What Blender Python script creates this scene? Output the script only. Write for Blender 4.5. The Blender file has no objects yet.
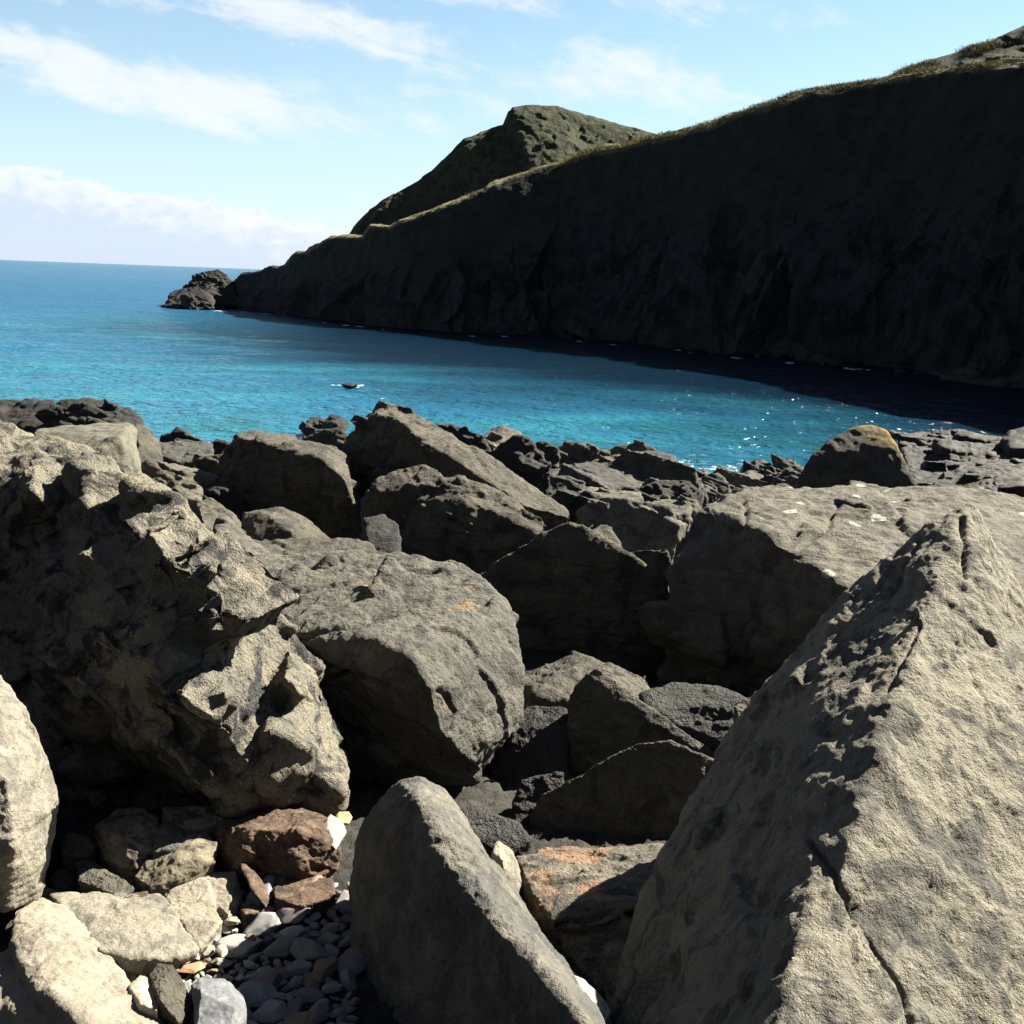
import bpy, bmesh, math, random
import numpy as np
from mathutils import Vector, Matrix
random.seed(7)
R = math.radians
scene = bpy.context.scene
COL = scene.collection

# ------------------------------------------------------------------ camera
F = 1098.0
PITCH, ROLL = R(12.0), R(2.1)
CAM = np.array([0, 0, 5.0])
_f = np.array([0, math.cos(PITCH), -math.sin(PITCH)])
_u0 = np.array([0, math.sin(PITCH), math.cos(PITCH)])
_r0 = np.array([1.0, 0, 0])
_r = _r0 * math.cos(ROLL) + _u0 * math.sin(ROLL)
_u = _u0 * math.cos(ROLL) - _r0 * math.sin(ROLL)
cd = bpy.data.cameras.new('camera')
cam = bpy.data.objects.new('camera', cd); COL.objects.link(cam)
cd.sensor_width = 36; cd.lens = 36 * F / 1024; cd.clip_start = 0.05; cd.clip_end = 60000
cam.matrix_world = Matrix(((_r[0], _u[0], -_f[0], CAM[0]), (_r[1], _u[1], -_f[1], CAM[1]),
                           (_r[2], _u[2], -_f[2], CAM[2]), (0, 0, 0, 1)))
scene.camera = cam

def ray(px, py):
    return _f + _r * (px - 512) / F - _u * (py - 512) / F
def at(px, py, Y):
    d = ray(px, py)
    return CAM + d * (Y / d[1])
def at_z(px, py, z):
    d = ray(px, py)
    return CAM + d * ((z - CAM[2]) / d[2])

# ------------------------------------------------------------------ light
AZ, EL = R(61), R(40)
SUN = np.array([math.sin(AZ) * math.cos(EL), math.cos(AZ) * math.cos(EL), math.sin(EL)])
sl = bpy.data.lights.new('sun', 'SUN'); sl.energy = 5.0; sl.angle = R(0.53); sl.color = (1.0, 0.92, 0.76)
so = bpy.data.objects.new('sun', sl); COL.objects.link(so)
so.rotation_euler = Vector(-SUN).to_track_quat('-Z', 'Y').to_euler(); so.location = (60, 40, 60)
vs = scene.view_settings
vs.view_transform = 'Standard'; vs.look = 'None'; vs.gamma = 1; vs.exposure = 2.35

# ------------------------------------------------------------------ node helper
class S:
    """a socket with arithmetic"""
    def __init__(s, t, k): s.t = t; s.k = k
    def _m(s, op, *a):
        n = s.t.nodes.new('ShaderNodeMath'); n.operation = op
        for i, v in enumerate((s,) + a):
            if isinstance(v, S): s.t.links.new(v.k, n.inputs[i])
            else: n.inputs[i].default_value = v
        return S(s.t, n.outputs[0])
    def __add__(s, o): return s._m('ADD', o)
    def __radd__(s, o): return s._m('ADD', o)
    def __sub__(s, o): return s._m('SUBTRACT', o)
    def __rsub__(s, o): return (s * -1) + o
    def __mul__(s, o): return s._m('MULTIPLY', o)
    def __rmul__(s, o): return s._m('MULTIPLY', o)
    def __truediv__(s, o): return s._m('DIVIDE', o)
    def pw(s, o): return s._m('POWER', o)
    def mx(s, o): return s._m('MAXIMUM', o)
    def mn(s, o): return s._m('MINIMUM', o)
    def exp(s): return s._m('EXPONENT')
    def ss(s, a, b):
        n = s.t.nodes.new('ShaderNodeMapRange'); n.interpolation_type = 'SMOOTHSTEP'
        s.t.links.new(s.k, n.inputs[0]); n.inputs[1].default_value = a; n.inputs[2].default_value = b
        if a > b:
            n.inputs[1].default_value = b; n.inputs[2].default_value = a
            n.inputs[3].default_value = 1; n.inputs[4].default_value = 0
        return S(s.t, n.outputs[0])
def tcoord(t, out='Object'):
    n = t.nodes.new('ShaderNodeTexCoord'); return n.outputs[out]
def sepxyz(t, v):
    n = t.nodes.new('ShaderNodeSeparateXYZ'); t.links.new(v, n.inputs[0])
    return S(t, n.outputs[0]), S(t, n.outputs[1]), S(t, n.outputs[2])
def comb(t, x, y, z):
    n = t.nodes.new('ShaderNodeCombineXYZ')
    for i, v in enumerate((x, y, z)):
        if isinstance(v, S): t.links.new(v.k, n.inputs[i])
        else: n.inputs[i].default_value = v
    return n.outputs[0]
def noise(t, vec, scale, detail=6, rough=0.55, dist=0.0, out=0):
    n = t.nodes.new('ShaderNodeTexNoise'); t.links.new(vec, n.inputs['Vector'])
    n.inputs['Scale'].default_value = scale; n.inputs['Detail'].default_value = detail
    n.inputs['Roughness'].default_value = rough; n.inputs['Distortion'].default_value = dist
    return S(t, n.outputs[out])
def vor(t, vec, scale, feature='F1', rnd=1.0, out=0):
    n = t.nodes.new('ShaderNodeTexVoronoi'); n.feature = feature; t.links.new(vec, n.inputs['Vector'])
    n.inputs['Scale'].default_value = scale; n.inputs['Randomness'].default_value = rnd
    return S(t, n.outputs[out])
def mixc(t, f, a, b, mode='MIX'):
    n = t.nodes.new('ShaderNodeMix'); n.data_type = 'RGBA'; n.blend_type = mode
    if isinstance(f, S): t.links.new(f.k, n.inputs[0])
    else: n.inputs[0].default_value = f
    for i, v in ((6, a), (7, b)):
        if isinstance(v, S): t.links.new(v.k, n.inputs[i])
        else: n.inputs[i].default_value = (*v[:3], 1)
    return S(t, n.outputs[2])
def vmath(t, op, a, b=None, sc=None):
    n = t.nodes.new('ShaderNodeVectorMath'); n.operation = op
    t.links.new(a, n.inputs[0])
    if b is not None:
        if isinstance(b, (tuple, list)): n.inputs[1].default_value = b
        else: t.links.new(b, n.inputs[1])
    if sc is not None: n.inputs['Scale'].default_value = sc
    return n.outputs[0]
def bump(t, h, strength, dist, nrm=None):
    n = t.nodes.new('ShaderNodeBump'); t.links.new(h.k, n.inputs['Height'])
    n.inputs['Strength'].default_value = strength; n.inputs['Distance'].default_value = dist
    if nrm is not None: t.links.new(nrm, n.inputs['Normal'])
    return n.outputs[0]
def new_mat(name):
    m = bpy.data.materials.new(name); m.use_nodes = True
    t = m.node_tree; b = t.nodes['Principled BSDF']
    return m, t, b

# ------------------------------------------------------------------ world: Nishita sky with cloud bands
def build_world():
    w = bpy.data.worlds.new('World'); scene.world = w; w.use_nodes = True
    t = w.node_tree; bg = t.nodes['Background']
    sky = t.nodes.new('ShaderNodeTexSky'); sky.sky_type = 'NISHITA'; sky.sun_disc = False
    sky.sun_elevation = EL; sky.sun_rotation = AZ
    sky.air_density = 1.0; sky.dust_density = 0.3; sky.ozone_density = 2.0; sky.altitude = 0
    g = tcoord(t, 'Generated')
    x, y, z = sepxyz(t, g)
    n = t.nodes.new('ShaderNodeMath'); n.operation = 'ARCTAN2'
    t.links.new(x.k, n.inputs[0]); t.links.new(y.k, n.inputs[1]); az = S(t, n.outputs[0])
    n = t.nodes.new('ShaderNodeMath'); n.operation = 'ARCSINE'
    t.links.new(z.k, n.inputs[0]); el = S(t, n.outputs[0])
    skyc = S(t, sky.outputs[0])
    # deeper towards the zenith, pale near the horizon
    toward = (az - 0.45)._m('COSINE').mx(0.0)          # the sky stays bright higher up towards the sun
    grad = (el - toward * 0.22).ss(0.22, 0.38)
    skyc = mixc(t, 1.0, skyc, mixc(t, grad, SKY_LOW, SKY_HIGH), 'MULTIPLY')
    def blob(a, e, ra, re, tilt):
        u = az - a; v = el - e - u * tilt
        return ((u / ra) * (u / ra) + (v / re) * (v / re)) * -1
    cl = None
    vec = comb(t, az * 1.0, (el + az * 0.22) * 3.2, 0.0)
    n1 = noise(t, vec, 9, 9, 0.62, 0.6)
    n2 = noise(t, comb(t, az, el * 1.5, 3.0), 34, 8, 0.6, 0.3)
    def add(cl, m): return m if cl is None else cl.mx(m)
    # streaky altocumulus
    for a, e, ra, re, tilt, s in ((-0.37, 0.150, 0.10, 0.024, -0.22, 1.15), (-0.27, 0.136, 0.12, 0.026, -0.12, 1.15), (-0.19, 0.203, 0.17, 0.022, -0.18, 1.0),
                                  (-0.13, 0.185, 0.10, 0.010, -0.20, .9), (0.05, 0.248, 0.17, 0.018, -0.07, 1.0), (0.09, 0.168, 0.15, 0.034, -0.15, .8),
                                  (-0.22, 0.26, 0.07, 0.02, -0.1, .8), (-0.45, 0.24, 0.2, 0.02, -0.1, .5), (-0.05, 0.14, 0.2, 0.03, 0.0, .45), (-0.40, 0.215, 0.12, 0.018, -0.12, .9), (0.16, 0.225, 0.12, 0.016, -0.1, .75), (-0.08, 0.235, 0.12, 0.014, -0.15, .85)):
        m = blob(a, e, ra, re, tilt).exp() * s
        cl = add(cl, (m * 1.25 + (n1 - 0.5) * 2.1 + (n2 - 0.5) * 1.3 - 0.35).ss(0.0, 0.95) * m.ss(0.02, 0.3))
    # cumulus bank lying along the horizon at the left
    edge = (az * -0.13 + 0.018) + (n2 - 0.5) * 0.050 + (n1 - 0.5) * 0.03
    bank = (el - edge)._m('MULTIPLY', -1.0).ss(-0.0015, 0.004) * az.ss(-0.14, -0.20)
    depth = (edge - el + (n2 - 0.5) * 0.03).ss(0.0, 0.035)
    bankc = mixc(t, depth, (1.0, 1.01, 1.02), (0.70, 0.81, 1.0))
    veil = el.ss(0.26, 0.0) * 0.45 + 0.14
    k = CLOUD
    col = mixc(t, veil, skyc, tuple(k * c for c in (0.80, 0.95, 1.06)))
    col = mixc(t, cl * 0.82, col, tuple(k * c for c in (0.97, 1.0, 1.03)))
    bankc = mixc(t, 1.0, bankc, (k, k, k), 'MULTIPLY')
    col = mixc(t, bank * 0.85, col, bankc)
    col = mixc(t, el.ss(-0.002, -0.02), col, (.12, .30, .42))       # sea-coloured below the horizon
    t.links.new(col.k, bg.inputs[0]); bg.inputs[1].default_value = 0.05
SKY_LOW = (.585, .66, .64); SKY_HIGH = (0.005, 0.022, 0.11); CLOUD = 3.95
build_world()

# ------------------------------------------------------------------ numpy noise
def _h(ix, iy, iz, seed):
    h = (ix.astype(np.int64) * 374761393 + iy.astype(np.int64) * 668265263 + iz.astype(np.int64) * 2147483647 + seed * 1274126177) & 0xffffffff
    h = ((h ^ (h >> 13)) * 1274126177) & 0xffffffff
    h = ((h ^ (h >> 16)) * 2246822519) & 0xffffffff
    return (h ^ (h >> 15)) & 0xffffffff
def vnoise(p, seed=0):
    i = np.floor(p).astype(np.int64); f = p - i; f = f * f * (3 - 2 * f)
    out = 0
    for dx in (0, 1):
        for dy in (0, 1):
            for dz in (0, 1):
                v = _h(i[:, 0] + dx, i[:, 1] + dy, i[:, 2] + dz, seed) / 4294967295.0 * 2 - 1
                out = out + v * (f[:, 0] if dx else 1 - f[:, 0]) * (f[:, 1] if dy else 1 - f[:, 1]) * (f[:, 2] if dz else 1 - f[:, 2])
    return out
def fbm(p, seed=0, oct=4, gain=0.5, ridged=False):
    a, s, o = 1.0, 0.0, 0
    for k in range(oct):
        v = vnoise(p * 2.03 ** k + k * 17.3, seed + k)
        if ridged: v = 1 - 2 * np.abs(v)
        o = o + a * v; s += a; a *= gain
    return o / s
def cells(p, seed=0, jit=0.7, off=.44, full=False):
    """chipped facets: every cell tilts its own plane. returns plane height and edge closeness"""
    b = np.floor(p - 0.5).astype(np.int64)
    best = np.full(len(p), 1e9); sec = np.full(len(p), 1e9); pl = np.zeros(len(p))
    if full: b = np.floor(p).astype(np.int64)
    R_ = (-1, 0, 1) if full else (0, 1)
    for dx in R_:
        for dy in R_:
            for dz in R_:
                c = [b[:, 0] + dx, b[:, 1] + dy, b[:, 2] + dz]
                h1 = _h(*c, seed); h2 = _h(*c, seed + 11)
                j = np.stack([(h1 & 1023), (h1 >> 10) & 1023, (h1 >> 20) & 1023], 1) / 1023.0
                q = np.stack(c, 1) + 0.5 + (j - 0.5) * jit
                d = p - q; dd = (d * d).sum(1)
                g = np.stack([(h2 & 1023), (h2 >> 10) & 1023, (h2 >> 20) & 1023], 1) / 511.5 - 1
                v = (d * g).sum(1) * 0.9 + ((h1 ^ h2) & 255) / 255.0 * off - off / 2
                m = dd < best
                sec = np.where(m, best, np.minimum(sec, dd))
                pl = np.where(m, v, pl); best = np.where(m, dd, best)
    return pl, np.sqrt(sec) - np.sqrt(best)

ZG = ((-60, 6.0), (-2, 3.36), (2, 3.30), (3, 3.28), (4, 3.10), (6, 2.7), (10, 2.0), (15, 1.2), (20, 0.5), (25, -0.05), (35, -1.0), (60, -4), (2000, -30))
def zg(y): return float(np.interp(y, [a for a, b in ZG], [b for a, b in ZG]))

def mesh_from(name, V, faces, mat=None, smooth=True):
    me = bpy.data.meshes.new(name)
    me.from_pydata([tuple(v) for v in V], [], faces)
    if mat: me.materials.append(mat)
    if smooth: me.polygons.foreach_set('use_smooth', [True] * len(me.polygons))
    me.update(); return me
def grid_mesh(name, P, mat, smooth=True):
    """P: (n, m, 3) array"""
    n, m = P.shape[:2]
    idx = np.arange(n * m).reshape(n, m)
    q = np.stack([idx[:-1, :-1], idx[:-1, 1:], idx[1:, 1:], idx[1:, :-1]], -1).reshape(-1, 4)
    me = bpy.data.meshes.new(name)
    me.vertices.add(n * m); me.vertices.foreach_set('co', P.reshape(-1).astype(np.float32))
    me.loops.add(len(q) * 4); me.loops.foreach_set('vertex_index', q.reshape(-1).astype(np.int32))
    me.polygons.add(len(q)); me.polygons.foreach_set('loop_start', (np.arange(len(q)) * 4).astype(np.int32))
    me.update(calc_edges=True)
    me.polygons.foreach_set('use_smooth', [smooth] * len(q))
    me.materials.append(mat); me.update()
    return me
def link(name, me, loc=(0, 0, 0), parent=None):
    o = bpy.data.objects.new(name, me); COL.objects.link(o); o.location = loc
    if parent: o.parent = parent
    return o
def tag(o, label=None, cat=None, group=None, kind=None):
    if label: o['label'] = label
    if cat: o['category'] = cat
    if group: o['group'] = group
    if kind: o['kind'] = kind
    return o

# ------------------------------------------------------------------ rock materials
KA = 0.43
def rock_mat(name, a=(.30, .27, .20), b=(.17, .16, .125), dark=(.055, .055, .05), darkamt=0.5, lichen=None, lich_amt=0.0,
             spots=0.0, bstr=0.6, sc=1.0, strat=0.0, light=None, yell=None, rough=0.9, ka=1.0):
    light = light or tuple(min(1, c * 1.45) for c in a)
    def cool(q): g_ = sum(q) / 3; return tuple((c * .74 + g_ * .26) * KA * ka for c in q)
    a, b, dark, light = [cool(q) for q in (a, b, dark, light)]
    if lichen: lichen = tuple(c * .62 for c in lichen)
    m, t, bs = new_mat(name)
    oc = tcoord(t, 'Object')
    oi = t.nodes.new('ShaderNodeObjectInfo')
    off = vmath(t, 'SCALE', comb(t, S(t, oi.outputs['Random']) * 37.0, S(t, oi.outputs['Random']) * 91.0, S(t, oi.outputs['Random']) * 53.0), sc=1.0)
    v = vmath(t, 'ADD', oc, off)
    n1 = noise(t, v, 1.6 * sc, 5, 0.6, 0.4)
    n2 = noise(t, v, 9 * sc, 6, 0.7)
    n3 = noise(t, v, 60 * sc, 3, 0.75)
    n4 = noise(t, v, 4.2 * sc, 6, 0.72, 0.8)
    mp = t.nodes.new('ShaderNodeMapping'); t.links.new(v, mp.inputs[0])
    mp.inputs['Rotation'].default_value = (R(24), R(14), R(35)); mp.inputs['Scale'].default_value = (1.0, 1.0, 7.0)
    n5 = noise(t, mp.outputs[0], 3.2 * sc, 5, 0.7, 0.5)
    col = mixc(t, (n1 * 0.6 + n2 * 0.4).ss(0.36, 0.62), b, a)
    col = mixc(t, n2.ss(0.50, 0.68) * 0.5, col, light or tuple(min(1, c * 1.45) for c in a))
    col = mixc(t, n4.ss(0.49, 0.60) * min(1, darkamt * 1.35), col, dark)
    if strat: col = mixc(t, n5.ss(0.52, 0.64) * strat, col, dark)
    col = mixc(t, n3.ss(0.54, 0.70) * 0.55, col, dark)
    if lichen:
        nl = noise(t, v, 2.7 * sc, 7, 0.62, 0.6)
        th = 0.72 - lich_amt * 0.25
        col = mixc(t, nl.ss(th, th + 0.07) * n3.ss(.36, .52) * 0.7, col, lichen)
    if spots:
        vd = vor(t, vmath(t, 'ADD', v, vmath(t, 'SCALE', comb(t, n2, n4, n1), sc=0.02)), 5.0 * sc)
        pr = vor(t, v, 5.0 * sc, out=1)
        sel = S(t, pr.k)._m('GREATER_THAN', 1.0 - spots)
        disc = vd.ss(0.26, 0.20) * sel
        col = mixc(t, disc * 0.75 * n3.ss(0.3, 0.5), col, (.36, .37, .32))
    if yell:   # growth on the upward crest: (centre z0 in object space, colour)
        gx, gy, gz = sepxyz(t, oc)
        col = mixc(t, (gz + gx * 0.5 + (n2 - 0.5) * 0.9).ss(yell[0] + .12, yell[0] + 0.3) * n4.ss(0.38, 0.5), col, yell[1])
    t.links.new(col.k, bs.inputs['Base Color'])
    r = n2.ss(0.3, 0.7) * 0.18 + (rough - 0.12)
    t.links.new(r.k, bs.inputs['Roughness']); bs.inputs['Specular IOR Level'].default_value = 0.28
    crk = vor(t, vmath(t, 'ADD', v, vmath(t, 'SCALE', comb(t, n4, n2, n1), sc=0.35)), 2.6 * sc, 'DISTANCE_TO_EDGE').ss(0.0, 0.02)
    h = n2 * 0.75 + n3 * 0.6 + crk * 0.10
    if strat: h = h + n5 * (0.5 + strat)
    nr = bump(t, h, min(1, bstr * 1.2), 0.05 / sc)
    t.links.new(nr, bs.inputs['Normal'])
    return m
M = {}
M['crag'] = rock_mat('craggy_rock', (.33, .295, .205), (.20, .19, .15), (.045, .05, .052), 0.75, bstr=0.9, ka=1.25, sc=1.3, light=(.46, .39, .27))
M['grey'] = rock_mat('grey_rock', (.235, .225, .18), (.15, .145, .12), (.05, .052, .05), 0.45, (.42, .22, .07), 0.42, ka=.88, bstr=0.55, sc=1.2, strat=.35)
M['slab'] = rock_mat('tan_slab_rock', (.27, .245, .18), (.18, .165, .125), (.06, .06, .052), 0.4, spots=0.25, ka=.88, bstr=0.6, sc=1.0, strat=.4)
M['pyr'] = rock_mat('coarse_grained_rock', (.35, .315, .225), (.23, .215, .165), (.065, .07, .066), 0.6, ka=1.06, bstr=0.65, sc=1.7, light=(.47, .42, .31))
M['blue'] = rock_mat('blue_grey_rock', (.25, .235, .18), (.13, .135, .135), (.045, .05, .06), 0.35, bstr=0.5, sc=1.6, light=(.42, .39, .29))
M['dark'] = rock_mat('shade_dark_rock', (.055, .054, .05), (.032, .032, .031), (.014, .015, .016), 0.5, bstr=0.7, sc=0.9, strat=.3, rough=.75)  # shade of the visible faces put into the near-black base colour
M['mid'] = rock_mat('brown_grey_rock', (.22, .20, .145), (.13, .12, .09), (.04, .04, .037), 0.5, ka=.9, bstr=0.7, sc=0.8, strat=.5)
M['pale'] = rock_mat('pale_smooth_rock', (.40, .35, .255), (.31, .275, .20), (.19, .17, .13), 0.4, ka=1.2, bstr=0.35, sc=1.8, light=(.48, .425, .32))
M['palev'] = rock_mat('pale_rock_with_rust', (.37, .335, .25), (.28, .255, .19), (.10, .10, .10), 0.35, (.36, .16, .06), 0.22, ka=1.2, bstr=0.5, sc=2.2)
M['ochre'] = rock_mat('rusty_layered_rock', (.30, .27, .20), (.19, .175, .135), (.06, .055, .05), 0.45, (.42, .235, .13), .78, bstr=0.8, sc=1.6, strat=.4)
M['rust'] = rock_mat('red_brown_rock', (.23, .13, .07), (.13, .08, .05), (.04, .03, .025), 0.4, ka=1.3, bstr=0.7, sc=3.0, strat=.5, light=(.46, .34, .22))
M['crumb'] = rock_mat('crumbly_pale_rock', (.40, .34, .22), (.27, .23, .15), (.06, .055, .045), 0.6, ka=1.2, bstr=1.0, sc=4.0, light=(.55, .48, .34))
M['lichtop'] = rock_mat('dark_rock_yellow_crest', (.10, .095, .08), (.055, .055, .05), (.02, .02, .02), .4, bstr=.6, sc=.9, yell=(1.95, (.16, .105, .02)))
M['block'] = rock_mat('olive_block_rock', (.25, .235, .165), (.17, .165, .12), (.08, .08, .065), 0.3, (.42, .20, .07), 0.1, bstr=0.35, sc=1.0, strat=.2)
M['cream'] = rock_mat('cream_stone', (.60, .54, .40), (.46, .41, .30), (.3, .26, .2), .3, ka=1.3, bstr=.4, sc=5)
M['yellow'] = rock_mat('yellow_stone', (.62, .42, .08), (.5, .32, .06), (.3, .2, .06), .3, ka=1.7, bstr=.3, sc=6)

# ------------------------------------------------------------------ rock builder
def vox_remesh(me, size):
    o = bpy.data.objects.new('tmp', me); COL.objects.link(o)
    md = o.modifiers.new('r', 'REMESH'); md.mode = 'VOXEL'; md.voxel_size = size; md.use_smooth_shade = True
    dg = bpy.context.evaluated_depsgraph_get(); dg.update()
    m2 = bpy.data.meshes.new_from_object(o.evaluated_get(dg))
    bpy.data.objects.remove(o); bpy.data.meshes.remove(me)
    return m2
def smooth_np(V, E, it, fac=0.5):
    n = len(V); deg = np.bincount(E.reshape(-1), minlength=n).astype(float)[:, None]; deg[deg == 0] = 1
    for _ in range(it):
        A = np.zeros_like(V)
        for k in range(V.shape[1]):
            A[:, k] = np.bincount(E[:, 0], V[E[:, 1], k], n) + np.bincount(E[:, 1], V[E[:, 0], k], n)
        V = V + (A / deg - V) * fac
    return V
TOTAL = [0]
def add_chips(bm, chips, strata, L, seed):
    """joint-bounded blocks left standing on the broken faces of a rock; all follow one joint system"""
    rs = np.random.RandomState(seed + 5)
    fs = [f for f in bm.faces if f.normal.dot(Vector(CAM) - f.calc_center_median()) > 0]
    ar = np.array([f.calc_area() for f in fs]); ar /= ar.sum()
    a = np.array(strata, float); a /= np.linalg.norm(a)
    b = np.cross(a, [.3, .8, .1]); b /= np.linalg.norm(b); c = np.cross(a, b); FR = np.stack([b, c, a])
    spots = []
    for n, size, inset in chips:
        for _ in range(n):
            f = fs[rs.choice(len(fs), p=ar)]; vv = [np.array(v.co) for v in f.verts]
            k = rs.randint(1, len(vv) - 1); u, w = rs.rand(2)
            if u + w > 1: u, w = 1 - u, 1 - w
            p = vv[0] + (vv[k] - vv[0]) * u + (vv[k + 1] - vv[0]) * w
            spots.append((p, np.array(f.normal), size, inset))
    for p, nn, size, inset in spots:
        s_ = size * L * rs.uniform(.6, 1.4)
        dims = s_ * np.array([rs.uniform(.6, 1.3), rs.uniform(.5, 1.0), rs.uniform(.25, .6)])
        e = rs.normal(size=3) * .16; ca, sa = np.cos(e), np.sin(e)
        Rx = np.array([[1, 0, 0], [0, ca[0], -sa[0]], [0, sa[0], ca[0]]]); Rz = np.array([[ca[2], -sa[2], 0], [sa[2], ca[2], 0], [0, 0, 1]])
        ctr = p - nn * s_ * inset
        b2 = bmesh.new()
        for sx in (-1, 1):
            for sy in (-1, 1):
                for sz in (-1, 1):
                    q = np.array([sx, sy, sz]) * .5 * dims * rs.uniform(.55, 1.1, 3)
                    b2.verts.new(ctr + (Rx @ Rz @ q) @ FR)
        r = bmesh.ops.convex_hull(b2, input=b2.verts)
        dead = [g for g in set(r['geom_interior'] + r['geom_unused']) if isinstance(g, bmesh.types.BMVert)]
        if dead: bmesh.ops.delete(b2, geom=dead, context='VERTS')
        bmesh.ops.recalc_face_normals(b2, faces=b2.faces)
        tmp = bpy.data.meshes.new('t'); b2.to_mesh(tmp); b2.free(); bm.from_mesh(tmp); bpy.data.meshes.remove(tmp)
def rock(name, label, hulls, mat, cat='boulder', group=None, crag=0.5, rnd=6, seed=None, vpx=1.9, thick=0.55, base=True,
         strata=(0.4, 0.3, 1.0), sfl=2.2, lo=1.0, fine=1.0, cscale=1.0, chips=(), cracks=()):
    seed = seed if seed is not None else (abs(hash(label)) if False else sum(ord(c) * (i + 3) for i, c in enumerate(label)) % 9973)
    bm = bmesh.new(); allp = []
    for H in hulls:
        P = np.array([at(*p) for p in H])
        px = np.array(H, float)
        c = px.mean(0); w = max(px[:, 0].ptp(), px[:, 1].ptp()) / F * c[2] if hasattr(px, 'ptp') else max(np.ptp(px[:, 0]), np.ptp(px[:, 1])) / F * c[2]
        Yb = px[:, 2].max() + thick * w
        back = np.array([at(c[0] + (p[0] - c[0]) * .72, c[1] + (p[1] - c[1]) * .72 + 4, Yb) for p in H])
        pts = [P, back]
        if base:
            cc = P[:, :2].mean(0); fp = []
            allq = np.vstack([P, back])
            for q in allq:
                xy = cc + (q[:2] - cc) * .86
                fp.append((xy[0], xy[1], min(zg(xy[1]) - 0.08, q[2] - 0.02)))
            pts.append(np.array(fp))
        pts = np.vstack(pts); allp.append(pts)
        b2 = bmesh.new()
        for q in pts: b2.verts.new(q)
        r = bmesh.ops.convex_hull(b2, input=b2.verts)
        dead = [g for g in set(r['geom_interior'] + r['geom_unused']) if isinstance(g, bmesh.types.BMVert)]
        if dead: bmesh.ops.delete(b2, geom=dead, context='VERTS')
        bmesh.ops.recalc_face_normals(b2, faces=b2.faces)
        tmp = bpy.data.meshes.new('t'); b2.to_mesh(tmp); b2.free(); bm.from_mesh(tmp); bpy.data.meshes.remove(tmp)
    A = np.vstack(allp)
    if chips: add_chips(bm, chips, strata, float(np.mean(sorted(np.ptp(A, axis=0))[1:])), seed)
    me = bpy.data.meshes.new('t'); bm.to_mesh(me); bm.free(); Ymin = min(p[2] for H in hulls for p in H)
    L = float(np.mean(sorted(np.ptp(A, axis=0))[1:]))
    me = vox_remesh(me, max(Ymin * vpx / F, L / 260))
    n = len(me.vertices); V = np.zeros(n * 3, np.float32); me.vertices.foreach_get('co', V); V = V.reshape(-1, 3).astype(float)
    E = np.zeros(len(me.edges) * 2, np.int32); me.edges.foreach_get('vertices', E); E = E.reshape(-1, 2)
    V = smooth_np(V, E, rnd)
    me.vertices.foreach_set('co', V.reshape(-1).astype(np.float32)); me.update()
    N = np.zeros(n * 3, np.float32); me.vertices.foreach_get('normal', N); N = N.reshape(-1, 3).astype(float)
    Q = V / L + seed * 0.37
    # strata frame: flatten cells along the strata direction
    s = np.array(strata, float); s /= np.linalg.norm(s)
    Qs = Q + np.outer(Q @ s, s) * (sfl - 1)
    d = fbm(Q * 2.2, seed, 3) * 0.030 * lo
    for k, (sc_, am) in enumerate(((3.0, .055), (7.0, .024), (16., .009), (36., .004))):
        warp = np.stack([vnoise(Qs * sc_ * .7 + 9 * j, seed + j) for j in range(3)], 1) * .16
        pl, ed = cells(Qs * sc_ * cscale + warp, seed + 31 * k, off=(.30, .20, .05, .02)[k], full=k < 2)
        d += pl * am * crag
        if k == 1: d = smooth_np(d[:, None], E, 3)[:, 0]
    d += fbm(Q * 24, seed + 5, 5, .65) * 0.011 * fine + fbm(Qs * 4.5, seed + 8, 6, .55, True) * .020 * crag
    d = d * L
    if cracks:      # joints opened into the visible faces
        q = V - CAM; w = q @ _f; X = 512 + F * (q @ _r) / w; Y_ = 512 - F * (q @ _u) / w
        front = (N * -q).sum(1) > 0
        wob = fbm(Q * 12, seed + 3, 3) * 5
        for line, wd, dp in cracks:
            dist = np.full(n, 1e9)
            for (x0, y0), (x1, y1) in zip(line[:-1], line[1:]):
                tt = np.clip(((X - x0) * (x1 - x0) + (Y_ - y0) * (y1 - y0)) / ((x1 - x0) ** 2 + (y1 - y0) ** 2), 0, 1)
                dist = np.minimum(dist, np.hypot(X - x0 - tt * (x1 - x0) + wob, Y_ - y0 - tt * (y1 - y0)))
            d = d - front * dp * np.exp(-(dist / wd) ** 2)
    V = V + N * d[:, None]
    V = smooth_np(V, E, 1, .35)
    loc = np.array([V[:, 0].mean(), V[:, 1].mean(), V[:, 2].min()])
    me.vertices.foreach_set('co', (V - loc).reshape(-1).astype(np.float32)); me.materials.clear(); me.materials.append(M[mat] if isinstance(mat, str) else mat)
    me.polygons.foreach_set('use_smooth', [True] * len(me.polygons)); me.update(); me.name = name
    TOTAL[0] += n
    o = link(name, me, loc); tag(o, label, cat, group); return o
M['black'] = rock_mat('black_sea_rock', (.024, .024, .025), (.015, .015, .016), (.007, .008, .009), .5, bstr=.7, sc=.4, rough=.8)
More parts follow.
